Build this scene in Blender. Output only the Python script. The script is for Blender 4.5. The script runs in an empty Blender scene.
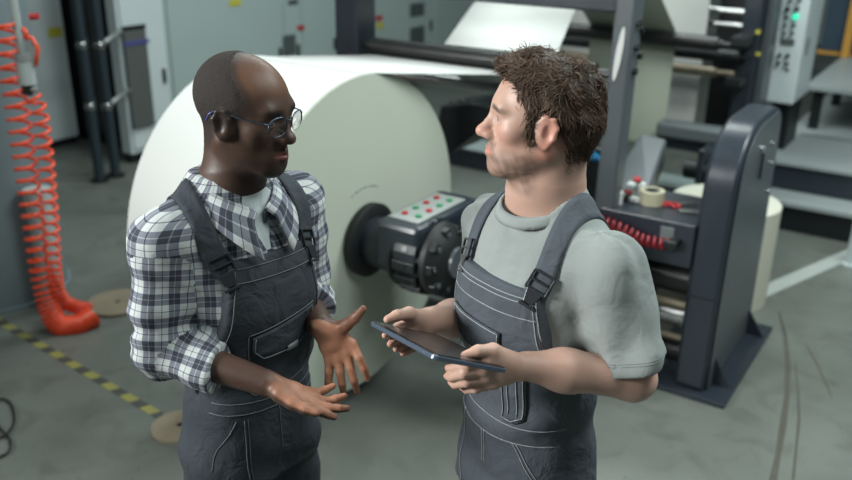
import bpy, bmesh, math, random
import numpy as np
from mathutils import Vector, Matrix
from mathutils.bvhtree import BVHTree

SC = bpy.context.scene
COL = SC.collection

# ------------------------------------------------------------------ camera
FPX, PITCH, ROLL, CAMH = 850.0, math.radians(21.6), math.radians(0.9), 2.05
CP = np.array([0.0, 0.0, CAMH])
_F = np.array([0, math.cos(PITCH), -math.sin(PITCH)])
_U0 = np.array([0, math.sin(PITCH), math.cos(PITCH)])
_R0 = np.array([1.0, 0, 0])
_R = math.cos(ROLL) * _R0 + math.sin(ROLL) * _U0
_U = -math.sin(ROLL) * _R0 + math.cos(ROLL) * _U0
cam_data = bpy.data.cameras.new('camera')
cam_data.sensor_width = 36.0
cam_data.lens = FPX / 852 * 36.0
cam_data.clip_start = 0.05
cam_data.dof.use_dof = True
cam_data.dof.focus_distance = 1.70
cam_data.dof.aperture_fstop = 2.5
cam = bpy.data.objects.new('camera', cam_data)
COL.objects.link(cam)
cam.matrix_world = Matrix(((_R[0], _U[0], -_F[0], 0), (_R[1], _U[1], -_F[1], 0), (_R[2], _U[2], -_F[2], CAMH), (0, 0, 0, 1)))
SC.camera = cam

# ------------------------------------------------------------------ world, lights, exposure
SC.view_settings.view_transform = 'Standard'
SC.view_settings.look = 'None'
SC.view_settings.gamma = 1.0
SC.view_settings.use_curve_mapping = False
SC.view_settings.exposure = 0.0
world = bpy.data.worlds.new('hall_air')
SC.world = world
world.use_nodes = True
world.node_tree.nodes['Background'].inputs[0].default_value = (0.66, 0.80, 0.78, 1)
world.node_tree.nodes['Background'].inputs[1].default_value = 0.175

def area(name, loc, target, sx, sy, power, col=(1, 1, 1)):
    l = bpy.data.lights.new(name, 'AREA')
    l.shape = 'RECTANGLE'; l.size = sx; l.size_y = sy; l.energy = power; l.color = col
    o = bpy.data.objects.new(name, l); COL.objects.link(o)
    o.location = loc
    o.rotation_euler = (Vector(target) - Vector(loc)).to_track_quat('-Z', 'Y').to_euler()
    return o
area('ceiling_light_left', (-1.0, 3.6, 4.4), (-0.6, 3.4, 0.8), 2.2, 1.0, 36, (0.93, 1.0, 0.98))
area('ceiling_light_back', (0.6, 6.2, 4.6), (0.8, 5.2, 0), 3.2, 1.2, 150, (0.90, 1.0, 0.98))
area('ceiling_light_right', (2.7, 3.0, 4.4), (1.9, 3.1, 0), 1.6, 1.6, 165, (0.90, 1.0, 0.98))
area('front_fill_light', (1.5, 0.9, 4.3), (0.0, 3.1, 0.6), 1.6, 1.0, 70, (0.92, 1.0, 0.98))  # added fill lamp, brightens the end face of the paper roll
side_lamp = area('side_light_left', (-4.2, 0.4, 2.9), (0.3, 1.75, 1.60), 1.6, 1.2, 74, (0.97, 1.0, 0.98))  # added side light aimed at the curly man's face, no window there
side_lamp.data.spread = math.radians(80)  # narrow beam keeps this added light off the left floor

# ------------------------------------------------------------------ pixel helpers (frame 852 x 480)
def ray(px, py):
    d = _F + (px - 426) / FPX * _R - (py - 240) / FPX * _U
    return d
def P(px, py, Y):
    d = ray(px, py); return CP + d * (Y / d[1])
def PZ(px, py, z):
    d = ray(px, py); return CP + d * ((z - CAMH) / d[2])
PHI = math.radians(33)
AX = np.array([math.cos(PHI), -math.sin(PHI), 0]); DP = np.array([math.sin(PHI), math.cos(PHI), 0]); ZZ = np.array([0, 0, 1.0])
P0 = np.array([0.80, 3.60, 0])
MR = np.array([AX, DP, ZZ]).T                       # machine axes as columns
def M(u, v, z): return P0 + u * AX + v * DP + z * ZZ
def onV(px, py, v):
    d = ray(px, py); t = (v - (CP - P0) @ DP) / (d @ DP); p = CP + d * t
    return (p - P0) @ AX, p[2]
def onU(px, py, u):
    d = ray(px, py); t = (u - (CP - P0) @ AX) / (d @ AX); p = CP + d * t
    return (p - P0) @ DP, p[2]
def onZ(px, py, z):
    p = PZ(px, py, z) - P0; return p @ AX, p @ DP
def proj(p):
    q = np.asarray(p) - CP; w = q @ _F
    return 426 + FPX * (q @ _R) / w, 240 - FPX * (q @ _U) / w

# ------------------------------------------------------------------ materials
def nt(m): m.use_nodes = True; return m.node_tree.nodes, m.node_tree.links
def mat(name, col, rough=0.5, metal=0.0, var=0.0, vscale=8.0, bump=0.0, bscale=40.0, emit=None, spec=0.5, coat=0.0, detail=4):
    m = bpy.data.materials.new(name); N, L = nt(m); b = N['Principled BSDF']
    b.inputs['Base Color'].default_value = (*col, 1); b.inputs['Roughness'].default_value = rough
    b.inputs['Metallic'].default_value = metal; b.inputs['Specular IOR Level'].default_value = spec
    if coat: b.inputs['Coat Weight'].default_value = coat; b.inputs['Coat Roughness'].default_value = 0.15
    if emit: b.inputs['Emission Color'].default_value = (*emit[0], 1); b.inputs['Emission Strength'].default_value = emit[1]
    tc = N.new('ShaderNodeTexCoord')
    if var:
        n = N.new('ShaderNodeTexNoise'); n.inputs['Scale'].default_value = vscale; n.inputs['Detail'].default_value = detail
        L.new(tc.outputs['Object'], n.inputs['Vector'])
        mx = N.new('ShaderNodeMix'); mx.data_type = 'RGBA'
        mx.inputs[6].default_value = (*[c * (1 - var) for c in col], 1); mx.inputs[7].default_value = (*[min(1, c * (1 + var)) for c in col], 1)
        L.new(n.outputs['Fac'], mx.inputs[0]); L.new(mx.outputs[2], b.inputs['Base Color'])
        mr = N.new('ShaderNodeMapRange'); mr.inputs[3].default_value = max(0.02, rough - 0.08); mr.inputs[4].default_value = min(1, rough + 0.08)
        L.new(n.outputs['Fac'], mr.inputs[0]); L.new(mr.outputs[0], b.inputs['Roughness'])
    if bump:
        n2 = N.new('ShaderNodeTexNoise'); n2.inputs['Scale'].default_value = bscale; n2.inputs['Detail'].default_value = 3
        L.new(tc.outputs['Object'], n2.inputs['Vector'])
        bp = N.new('ShaderNodeBump'); bp.inputs['Strength'].default_value = bump; bp.inputs['Distance'].default_value = 0.01
        L.new(n2.outputs['Fac'], bp.inputs['Height']); L.new(bp.outputs[0], b.inputs['Normal'])
    return m

def math_node(N, L, op, a, b=None, c=None):
    n = N.new('ShaderNodeMath'); n.operation = op
    for i, x in enumerate((a, b, c)):
        if x is None: continue
        if isinstance(x, (int, float)): n.inputs[i].default_value = x
        else: L.new(x, n.inputs[i])
    return n.outputs[0]

def plaid_mat(name):
    m = bpy.data.materials.new(name); N, L = nt(m); b = N['Principled BSDF']
    uv = N.new('ShaderNodeUVMap'); uv.uv_map = 'UVMap'
    sp = N.new('ShaderNodeSeparateXYZ'); L.new(uv.outputs[0], sp.inputs[0])
    PER = 0.048
    def band(c, lo, hi):          # 1 inside [lo, hi] of the repeat
        f = math_node(N, L, 'FRACT', math_node(N, L, 'DIVIDE', c, PER))
        return math_node(N, L, 'MULTIPLY', math_node(N, L, 'GREATER_THAN', f, lo), math_node(N, L, 'LESS_THAN', f, hi))
    def thread(c):
        wide = math_node(N, L, 'MULTIPLY', band(c, 0.0, 0.46), 0.62)
        l1 = math_node(N, L, 'MULTIPLY', band(c, 0.715, 0.75), 0.62)
        l2 = math_node(N, L, 'MULTIPLY', band(c, 0.21, 0.25), -0.35)
        s = math_node(N, L, 'ADD', math_node(N, L, 'ADD', wide, l1), l2)
        return s
    a = math_node(N, L, 'ADD', thread(sp.outputs[0]), thread(sp.outputs[1]))
    a = math_node(N, L, 'MULTIPLY', a, 0.80)
    cr = N.new('ShaderNodeValToRGB'); L.new(a, cr.inputs[0])
    cr.color_ramp.elements[0].position = 0.0; cr.color_ramp.elements[0].color = (0.47, 0.50, 0.495, 1)
    cr.color_ramp.elements[1].position = 1.0; cr.color_ramp.elements[1].color = (0.040, 0.044, 0.060, 1)
    e = cr.color_ramp.elements.new(0.5); e.color = (0.165, 0.178, 0.212, 1)
    L.new(cr.outputs[0], b.inputs['Base Color'])
    b.inputs['Roughness'].default_value = 0.85; b.inputs['Specular IOR Level'].default_value = 0.2
    n2 = N.new('ShaderNodeTexNoise'); n2.inputs['Scale'].default_value = 26; n2.inputs['Detail'].default_value = 4
    tc = N.new('ShaderNodeTexCoord'); L.new(tc.outputs['Object'], n2.inputs['Vector'])
    bp = N.new('ShaderNodeBump'); bp.inputs['Strength'].default_value = 0.35; bp.inputs['Distance'].default_value = 0.012
    L.new(n2.outputs['Fac'], bp.inputs['Height']); L.new(bp.outputs[0], b.inputs['Normal'])
    return m

def cloth_mat(name, col, bump=0.4, bscale=16, rough=0.82, var=0.12):
    m = bpy.data.materials.new(name); N, L = nt(m); b = N['Principled BSDF']
    tc = N.new('ShaderNodeTexCoord')
    n = N.new('ShaderNodeTexNoise'); n.inputs['Scale'].default_value = 60; n.inputs['Detail'].default_value = 6
    L.new(tc.outputs['Object'], n.inputs['Vector'])
    mx = N.new('ShaderNodeMix'); mx.data_type = 'RGBA'
    mx.inputs[6].default_value = (*[c * (1 - var) for c in col], 1); mx.inputs[7].default_value = (*[c * (1 + var) for c in col], 1)
    L.new(n.outputs['Fac'], mx.inputs[0]); L.new(mx.outputs[2], b.inputs['Base Color'])
    b.inputs['Roughness'].default_value = rough; b.inputs['Specular IOR Level'].default_value = 0.25
    n2 = N.new('ShaderNodeTexNoise'); n2.inputs['Scale'].default_value = bscale; n2.inputs['Detail'].default_value = 3; n2.inputs['Distortion'].default_value = 0.8
    L.new(tc.outputs['Object'], n2.inputs['Vector'])
    bp = N.new('ShaderNodeBump'); bp.inputs['Strength'].default_value = bump; bp.inputs['Distance'].default_value = 0.02
    L.new(n2.outputs['Fac'], bp.inputs['Height'])
    n3 = N.new('ShaderNodeTexNoise'); n3.inputs['Scale'].default_value = 400
    L.new(tc.outputs['Object'], n3.inputs['Vector'])
    bp2 = N.new('ShaderNodeBump'); bp2.inputs['Strength'].default_value = 0.12; bp2.inputs['Distance'].default_value = 0.002
    L.new(n3.outputs['Fac'], bp2.inputs['Height']); L.new(bp.outputs[0], bp2.inputs['Normal'])
    L.new(bp2.outputs[0], b.inputs['Normal'])
    return m

def attr_mat(name, rough=0.45, sss=0.0, bump=0.15, bscale=220, spec=0.4, mottling=0.10, sr=(1, 0.3, 0.15)):
    """surface whose colour varies over the thing (skin, stubble, lips, palms, a painted forehead glow), read from the 'tint' attribute"""
    m = bpy.data.materials.new(name); N, L = nt(m); b = N['Principled BSDF']
    at = N.new('ShaderNodeAttribute'); at.attribute_name = 'tint'
    tc = N.new('ShaderNodeTexCoord')
    n = N.new('ShaderNodeTexNoise'); n.inputs['Scale'].default_value = 55; n.inputs['Detail'].default_value = 6
    L.new(tc.outputs['Object'], n.inputs['Vector'])
    mr = N.new('ShaderNodeMapRange'); mr.inputs[3].default_value = 1 - mottling; mr.inputs[4].default_value = 1 + mottling
    L.new(n.outputs['Fac'], mr.inputs[0])
    mx = N.new('ShaderNodeMix'); mx.data_type = 'RGBA'; mx.blend_type = 'MULTIPLY'; mx.inputs[0].default_value = 1
    L.new(at.outputs['Color'], mx.inputs[6]); L.new(mr.outputs[0], mx.inputs[7])
    L.new(mx.outputs[2], b.inputs['Base Color'])
    b.inputs['Roughness'].default_value = rough; b.inputs['Specular IOR Level'].default_value = spec
    if sss:
        b.inputs['Subsurface Weight'].default_value = sss; b.inputs['Subsurface Radius'].default_value = sr; b.inputs['Subsurface Scale'].default_value = 0.004
    n2 = N.new('ShaderNodeTexNoise'); n2.inputs['Scale'].default_value = bscale; n2.inputs['Detail'].default_value = 3
    L.new(tc.outputs['Object'], n2.inputs['Vector'])
    bp = N.new('ShaderNodeBump'); bp.inputs['Strength'].default_value = bump; bp.inputs['Distance'].default_value = 0.002
    L.new(n2.outputs['Fac'], bp.inputs['Height']); L.new(bp.outputs[0], b.inputs['Normal'])
    return m

# ------------------------------------------------------------------ objects
_W = {}
def wpos(o): return _W.get(o.name, np.zeros(3)) if o else np.zeros(3)
def tag(o, label=None, cat=None, group=None, kind=None):
    if label: o['label'] = label
    if cat: o['category'] = cat
    if group: o['group'] = group
    if kind: o['kind'] = kind
    return o
def thing(name, loc, label, cat, group=None):
    o = bpy.data.objects.new(name, None); COL.objects.link(o)
    o.location = tuple(loc); o.empty_display_size = 0.1; _W[o.name] = np.array(loc, float)
    return tag(o, label, cat, group)
def obj(name, V, F, m, parent=None, smooth=True, bevel=0.0, uv=None, tint=None, solid=0.0):
    V = np.asarray(V, float).reshape(-1, 3)
    c = (V.min(0) + V.max(0)) / 2
    if parent is None: c[2] = V[:, 2].min()
    me = bpy.data.meshes.new(name)
    if isinstance(F, np.ndarray):
        me.vertices.add(len(V)); me.vertices.foreach_set('co', (V - c).astype(np.float32).ravel())
        n, k = F.shape
        me.loops.add(n * k); me.loops.foreach_set('vertex_index', F.astype(np.int32).ravel())
        me.polygons.add(n); me.polygons.foreach_set('loop_start', np.arange(0, n * k, k, dtype=np.int32))
        me.update(calc_edges=True); me.validate()
    else:
        me.from_pydata((V - c).tolist(), [], [tuple(int(i) for i in f) for f in F])
    me.polygons.foreach_set('use_smooth', [bool(smooth)] * len(me.polygons))
    if uv is not None:
        ul = me.uv_layers.new(name='UVMap'); ul.data.foreach_set('uv', np.asarray(uv, np.float32).ravel())
    if tint is not None:
        a = me.attributes.new('tint', 'FLOAT_COLOR', 'POINT')
        t = np.ones((len(V), 4), np.float32); t[:, :3] = tint; a.data.foreach_set('color', t.ravel())
    me.materials.append(m)
    o = bpy.data.objects.new(name, me); COL.objects.link(o)
    o.parent = parent; o.location = tuple(c - wpos(parent)); _W[o.name] = c
    if solid:
        s = o.modifiers.new('thickness', 'SOLIDIFY'); s.thickness = solid; s.offset = 0
    if bevel:
        b = o.modifiers.new('bevel', 'BEVEL'); b.width = bevel; b.segments = 2; b.limit_method = 'ANGLE'; b.angle_limit = math.radians(40)
    return o

class MB:
    def __init__(s): s.V = []; s.F = []
    def add(s, V, F):
        k = len(s.V); s.V += [tuple(map(float, p)) for p in V]; s.F += [tuple(i + k for i in f) for f in F]; return s
    def box(s, c, size, R=None):
        R = np.eye(3) if R is None else np.asarray(R); h = np.asarray(size, float) / 2; c = np.asarray(c, float)
        V = [c + R @ (h * np.array(q)) for q in ((-1, -1, -1), (1, -1, -1), (1, 1, -1), (-1, 1, -1), (-1, -1, 1), (1, -1, 1), (1, 1, 1), (-1, 1, 1))]
        return s.add(V, [(0, 3, 2, 1), (4, 5, 6, 7), (0, 1, 5, 4), (1, 2, 6, 5), (2, 3, 7, 6), (3, 0, 4, 7)])
    def mbox(s, u, v, z):        # box by ranges in machine axes
        return s.box(M(sum(u) / 2, sum(v) / 2, sum(z) / 2), (u[1] - u[0], v[1] - v[0], z[1] - z[0]), MR)
    def lathe(s, p0, axis, prof, n=32, closed=False):   # prof: list of (along, radius)
        p0 = np.asarray(p0, float); a = np.asarray(axis, float); a /= np.linalg.norm(a)
        t = np.array([0, 0, 1.0]) if abs(a[2]) < 0.9 else np.array([1.0, 0, 0])
        e1 = np.cross(a, t); e1 /= np.linalg.norm(e1); e2 = np.cross(a, e1)
        V = []; F = []
        for (h, r) in prof:
            for i in range(n):
                w = 2 * math.pi * i / n
                V.append(p0 + a * h + r * (math.cos(w) * e1 + math.sin(w) * e2))
        m_ = len(prof)
        for j in range(m_ - 1 + (1 if closed else 0)):
            j2 = (j + 1) % m_
            for i in range(n):
                i2 = (i + 1) % n
                F.append((j * n + i, j * n + i2, j2 * n + i2, j2 * n + i))
        if not closed:
            F.append(tuple(range(n - 1, -1, -1))); F.append(tuple((m_ - 1) * n + i for i in range(n)))
        return s.add(V, F)
    def cyl(s, p0, p1, r, r1=None, n=24):
        p0 = np.asarray(p0, float); p1 = np.asarray(p1, float); L_ = np.linalg.norm(p1 - p0)
        return s.lathe(p0, p1 - p0, [(0, r), (L_, r if r1 is None else r1)], n)
    def tube(s, pts, r, n=8, closed=False):
        pts = [np.asarray(p, float) for p in pts]; m_ = len(pts); rr = r if hasattr(r, '__len__') else [r] * m_
        V = []; F = []; e = None
        for i in range(m_):
            a = pts[(i + 1) % m_ if closed else min(i + 1, m_ - 1)] - pts[(i - 1) % m_ if closed else max(i - 1, 0)]
            a = a / (np.linalg.norm(a) + 1e-12)
            if e is None:
                t = np.array([0, 0, 1.0]) if abs(a[2]) < 0.9 else np.array([1.0, 0, 0]); e = np.cross(a, t)
            e = e - a * (a @ e); e /= np.linalg.norm(e) + 1e-12; f = np.cross(a, e)
            for k in range(n):
                w = 2 * math.pi * k / n; V.append(pts[i] + rr[i] * (math.cos(w) * e + math.sin(w) * f))
        for i in range(m_ if closed else m_ - 1):
            j = (i + 1) % m_
            for k in range(n):
                k2 = (k + 1) % n; F.append((i * n + k, i * n + k2, j * n + k2, j * n + k))
        if not closed: F.append(tuple(range(n - 1, -1, -1))); F.append(tuple((m_ - 1) * n + k for k in range(n)))
        return s.add(V, F)
    def prism(s, poly, ext):     # poly: list of 3d points (planar), ext: 3d vector
        n = len(poly); V = [np.asarray(p, float) for p in poly] + [np.asarray(p, float) + ext for p in poly]
        F = [tuple(range(n - 1, -1, -1)), tuple(range(n, 2 * n))] + [(i, (i + 1) % n, n + (i + 1) % n, n + i) for i in range(n)]
        return s.add(V, F)
    def sphere(s, c, r, R=None, nu=20, nv=12):
        R = np.eye(3) if R is None else R; r = np.ones(3) * r if np.isscalar(r) else np.asarray(r)
        V = [np.asarray(c) + R @ (r * np.array([0, 0, -1.0]))]; F = []
        for j in range(1, nv):
            b = -math.pi / 2 + math.pi * j / nv
            for i in range(nu):
                a = 2 * math.pi * i / nu
                V.append(np.asarray(c) + R @ (r * np.array([math.cos(b) * math.cos(a), math.cos(b) * math.sin(a), math.sin(b)])))
        V.append(np.asarray(c) + R @ (r * np.array([0, 0, 1.0])))
        for i in range(nu):
            F.append((0, 1 + (i + 1) % nu, 1 + i))
            for j in range(nv - 2):
                a = 1 + j * nu; F.append((a + i, a + (i + 1) % nu, a + nu + (i + 1) % nu, a + nu + i))
            a = 1 + (nv - 2) * nu; F.append((a + i, a + (i + 1) % nu, len(V) - 1))
        return s.add(V, F)
    def torus(s, c, axis, R_, r, n=32, k=8):
        a = np.asarray(axis, float); a /= np.linalg.norm(a)
        t = np.array([0, 0, 1.0]) if abs(a[2]) < 0.9 else np.array([1.0, 0, 0])
        e1 = np.cross(a, t); e1 /= np.linalg.norm(e1); e2 = np.cross(a, e1)
        return s.tube([np.asarray(c) + R_ * (math.cos(2 * math.pi * i / n) * e1 + math.sin(2 * math.pi * i / n) * e2) for i in range(n)], r, k, True)
    def build(s, name, m, parent=None, smooth=False, bevel=0.0, solid=0.0):
        o = obj(name, s.V, s.F, m, parent, smooth, bevel, solid=solid)
        if smooth == 'auto':
            me = o.data
            me.polygons.foreach_set('use_smooth', [True] * len(me.polygons))
            bm = bmesh.new(); bm.from_mesh(me)
            for e in bm.edges:
                if len(e.link_faces) == 2 and e.calc_face_angle(0) > math.radians(40): e.smooth = False
            bm.to_mesh(me); bm.free()
        return o
def copy_tree(o, parent=None, delta=None):
    c = o.copy(); COL.objects.link(c)
    if parent is not None: c.parent = parent
    if delta is not None: c.location = Vector(c.location) + Vector(delta)
    for ch in o.children: copy_tree(ch, c)
    return c
# ------------------------------------------------------------------ distance-field modelling of the figures and their clothes
def smin(a, b, k):
    if k <= 0: return np.minimum(a, b)
    h = np.maximum(k - np.abs(a - b), 0) / k
    return np.minimum(a, b) - h * h * k * 0.25
class SDF:
    def __init__(s): s.ops = []
    def _add(s, fn, c, rad, k, mode='u'): s.ops.append((mode, fn, np.asarray(c, float), rad, k)); return s
    def cap(s, a, b, ra, rb=None, k=0.02, mode='u'):
        a = np.asarray(a, float); b = np.asarray(b, float); rb = ra if rb is None else rb; ab = b - a; L2 = ab @ ab + 1e-12
        def fn(Q):
            t = np.clip(((Q - a) @ ab) / L2, 0, 1)
            d = Q - a - t[:, None] * ab
            return np.sqrt((d * d).sum(1)) - (ra + (rb - ra) * t)
        return s._add(fn, (a + b) / 2, math.sqrt(L2) / 2 + max(ra, rb), k, mode)
    def chain(s, pts, rs, k=0.005, k0=None):
        for i in range(len(pts) - 1): s.cap(pts[i], pts[i + 1], rs[i], rs[i + 1], (k0 if (i == 0 and k0 is not None) else k))
        return s
    def ell(s, c, r, R=None, k=0.02, mode='u'):
        c = np.asarray(c, float); r = np.asarray(r, float) * np.ones(3); R = np.eye(3) if R is None else np.asarray(R)
        def fn(Q):
            q = (Q - c) @ R
            k0 = np.sqrt(((q / r) ** 2).sum(1)); k1 = np.sqrt(((q / (r * r)) ** 2).sum(1)) + 1e-9
            return np.where(k0 < 1e-4, -r.min(), k0 * (k0 - 1) / k1)
        return s._add(fn, c, r.max(), k, mode)
    def box(s, c, h, R=None, rnd=0.004, k=0.004, mode='u'):
        c = np.asarray(c, float); h = np.asarray(h, float); R = np.eye(3) if R is None else np.asarray(R)
        def fn(Q):
            q = np.abs((Q - c) @ R) - (h - rnd)
            return np.sqrt((np.maximum(q, 0) ** 2).sum(1)) + np.minimum(q.max(1), 0) - rnd
        return s._add(fn, c, np.linalg.norm(h), k, mode)
    def func(s, fn, c=(0, 0, 0), rad=1e3, k=0.0, mode='u'): return s._add(fn, c, rad, k, mode)
    def sub(s, other, c, rad, k=0.0):   # subtract/union another field
        return s._add(lambda Q: other.eval(Q), c, rad, k, 's')
    def eval(s, Q, cen=None, R=0.0):
        d = np.full(len(Q), 0.5)
        for mode, fn, c, rad, k in s.ops:
            if cen is not None and rad < 100 and np.linalg.norm(cen - c) - rad > R + k + 0.07: continue
            e = fn(Q)
            if mode == 'u': d = smin(d, e, k)
            elif mode == 's': d = -smin(-d, e, k)
            elif mode == 'i': d = -smin(-d, -e, k)
            else: d = d + e                       # displacement
        return d
    def mesh(s, lo, hi, res, N=14, margin=0.03):
        lo = np.asarray(lo, float); hi = np.asarray(hi, float); B = N * res
        nb = np.ceil((hi - lo) / B).astype(int); R = B * 0.5 * math.sqrt(3)
        G = np.stack(np.meshgrid(*[np.arange(n) for n in nb], indexing='ij'), -1).reshape(-1, 3)
        cen = lo + (G + 0.5) * B
        dc = s.eval(cen)
        keep = np.abs(dc) < R * 1.25 + margin
        ax = np.arange(N + 2)
        loc = np.stack(np.meshgrid(ax, ax, ax, indexing='ij'), -1).reshape(-1, 3)
        VK = []; VP = []; FK = []
        BIG = 1 << 20
        off = [(0, 0, 0), (1, 0, 0), (0, 1, 0), (1, 1, 0), (0, 0, 1), (1, 0, 1), (0, 1, 1), (1, 1, 1)]
        edges = [(0, 1), (2, 3), (4, 5), (6, 7), (0, 2), (1, 3), (4, 6), (5, 7), (0, 4), (1, 5), (2, 6), (3, 7)]
        def key(ix): return (ix[..., 0] * BIG + ix[..., 1]) * BIG + ix[..., 2]
        for g, c in zip(G[keep], cen[keep]):
            base = g * N
            Q = lo + (base + loc) * res
            D = s.eval(Q, c, R + 2 * res).reshape(N + 2, N + 2, N + 2)
            if D.min() > 0 or D.max() < 0: continue
            n1 = N + 1
            C8 = np.stack([D[o[0]:o[0] + n1, o[1]:o[1] + n1, o[2]:o[2] + n1] for o in off], -1)
            ins = C8 < 0; ns = ins.sum(-1); act = (ns > 0) & (ns < 8)
            ii = np.argwhere(act)
            if not len(ii): continue
            c8 = C8[act]; acc = np.zeros((len(ii), 3)); cnt = np.zeros(len(ii))
            for a, b in edges:
                da = c8[:, a]; db = c8[:, b]; x = (da < 0) != (db < 0)
                t = np.where(x, da / np.where(x, da - db, 1), 0)
                pa = np.array(off[a], float); pb = np.array(off[b], float)
                acc += np.where(x[:, None], pa + t[:, None] * (pb - pa), 0); cnt += x
            pos = lo + (base + ii + acc / cnt[:, None]) * res
            VK.append(key((base + ii).astype(np.int64))); VP.append(pos)
            for d in range(3):                       # edges owned by this block
                sl0 = [slice(1, n1)] * 3; sl1 = [slice(1, n1)] * 3; sl1[d] = slice(2, n1 + 1)
                a = D[tuple(sl0)] < 0; b = D[tuple(sl1)] < 0
                for sgn in (0, 1):
                    w = np.argwhere((a & ~b) if sgn == 0 else (~a & b)) + 1
                    if not len(w): continue
                    e1 = np.zeros(3, int); e2 = np.zeros(3, int); e1[(d + 1) % 3] = 1; e2[(d + 2) % 3] = 1
                    q = [w - e1 - e2, w - e2, w, w - e1]
                    if sgn: q = q[::-1]
                    FK.append(np.stack([key((base + x).astype(np.int64)) for x in q], 1))
        VK = np.concatenate(VK); VP = np.concatenate(VP); FK = np.concatenate(FK)
        u, first = np.unique(VK, return_index=True)
        idx = np.searchsorted(u, FK); idx = np.clip(idx, 0, len(u) - 1)
        ok = (u[idx] == FK).all(1)
        V_, F_ = VP[first], idx[ok]
        return V_, F_
def vnormals(V, F):
    n = np.cross(V[F[:, 2]] - V[F[:, 0]], V[F[:, 3]] - V[F[:, 1]])
    N_ = np.zeros_like(V)
    for k in range(4): np.add.at(N_, F[:, k], n)
    return N_ / (np.linalg.norm(N_, axis=1, keepdims=True) + 1e-12)
def relax(V, F, it=2, lam=0.5):
    for _ in range(it):
        S_ = np.zeros_like(V); c = np.zeros(len(V))
        for k in range(4):
            a = F[:, k]; b = F[:, (k + 1) % 4]
            np.add.at(S_, a, V[b]); np.add.at(S_, b, V[a]); np.add.at(c, a, 1); np.add.at(c, b, 1)
        V = V + lam * (S_ / np.maximum(c, 1)[:, None] - V)
    return V
def largest(V, F):
    """keep the biggest connected piece"""
    lab = np.arange(len(V))
    while True:
        m = lab[F].min(1); new = lab.copy()
        for k in range(4): np.minimum.at(new, F[:, k], m)
        new = new[new]
        if (new == lab).all(): break
        lab = new
    u, c = np.unique(lab, return_counts=True); keep = lab == u[c.argmax()]
    F = F[keep[F[:, 0]]]; idx = np.cumsum(keep) - 1
    return V[keep], idx[F]
def nz(Q, f, seed=0):
    """smooth pseudo-noise from warped sines, about -1..1"""
    r = np.random.RandomState(seed); o = np.zeros(len(Q))
    for i in range(4):
        a = r.normal(size=3); a *= f * (0.7 + 0.6 * r.rand()) / np.linalg.norm(a); b = r.normal(size=3) * f * 0.5
        o += np.sin(Q @ a + 1.5 * np.sin(Q @ b + r.rand() * 6) + r.rand() * 6)
    return o / 2.6
def table(zs, vs):
    """smooth lookup through control values"""
    zf = np.linspace(min(zs) - 0.1, max(zs) + 0.1, 400); vf = np.interp(zf, zs, vs)
    k = np.hanning(31); k /= k.sum(); vf = np.convolve(np.pad(vf, 15, mode='edge'), k, 'valid')
    return lambda z: np.interp(z, zf, vf)
def rodr(axis, ang):
    return np.array(Matrix.Rotation(ang, 3, Vector(axis)))
def sst(x, a, b): t = np.clip((x - a) / (b - a), 0, 1); return t * t * (3 - 2 * t)
class Fig:
    """a standing figure's frame: x = its right, y = its front, z = up"""
    def __init__(s, O, f):
        f = np.array([f[0], f[1], 0.0]); f /= np.linalg.norm(f)
        s.f = f; s.r = np.array([f[1], -f[0], 0]); s.O = np.array([O[0], O[1], 0.0]); s.R = np.stack([s.r, s.f, ZZ], 1)
    def w(s, x, y, z): return s.O + x * s.r + y * s.f + z * ZZ
    def l(s, Q): return (np.asarray(Q) - s.O) @ s.R
def loft(fig, zs, rx, ry, cy, n=2.3, grow=0.0, z0=None, z1=None, cx=None):
    tx, ty, tc = table(zs, rx), table(zs, ry), table(zs, cy); tcx = table(zs, cx) if cx else None
    lo = min(zs) if z0 is None else z0; hi = max(zs) if z1 is None else z1
    def fn(Q):
        q = fig.l(Q); z = q[:, 2]; a = tx(z) + grow; b = ty(z) + grow
        xx = q[:, 0] - (tcx(z) if tcx else 0)
        e = (np.abs(xx / a) ** n + np.abs((q[:, 1] - tc(z)) / b) ** n) ** (1 / n)
        d = (e - 1) * np.minimum(a, b) * 0.95
        dz = np.maximum(lo - z, z - hi)
        return np.maximum(d, dz)
    return fn
# ------------------------------------------------------------------ material set
M_STEEL = mat('charcoal_paint', (.021, .028, .038), .30, .0, .10, 6, .05, 30)
M_STEEL_L = mat('grey_paint', (.075, .088, .098), .36, .0, .10, 5, .04, 30)
M_DARK = mat('black_steel', (.010, .013, .015), .42, .2, .2, 10)
M_BLACK = mat('black_rubber', (.008, .009, .010), .55, 0, .2, 20)
M_CHROME = mat('ground_steel', (.46, .47, .47), .24, 1.0, .08, 5)
M_ROLLER = mat('roller_rubber', (.016, .017, .017), .34, .1, .15, 8)
M_BRASS = mat('worn_bar', (.22, .19, .14), .40, .7, .2, 8)
M_PAPER = mat('white_paper', (.62, .63, .61), .62, 0, .02, 3, .02, 60, spec=.3)
M_ROLLFACE = mat('paper_edge', (.52, .56, .475), .68, 0, .05, 2.0, .02, 90, spec=.2)
M_SILVER2 = mat('keypad_grey', (.30, .32, .31), .45)
M_MID = mat('mid_grey_paint', (.13, .15, .155), .35, 0, .08, 5)
M_CREAM = mat('cream_paper', (.52, .52, .44), .65, 0, .02, 3)
M_SMUDGE = mat('faded_ink', (.24, .27, .25), .7)
M_WEB_G = mat('tinted_paper', (.38, .42, .34), .62, 0, .03, 3)
M_CAB = mat('cabinet_paint', (.36, .44, .43), .42, 0, .05, 2.5, .02, 20)
M_CAB_B = mat('cabinet_white', (.55, .62, .63), .40, 0, .05, 3)
M_GREYBOARD = mat('grey_board', (.085, .095, .092), .6, 0, .08, 6)
M_VENT = mat('vent_grille', (.07, .09, .09), .5, 0, .1, 10)
M_LABY = mat('yellow_label', (.50, .46, .05), .5)
M_RED = mat('red_plastic', (.42, .012, .018), .35, 0, .1, 12)
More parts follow.
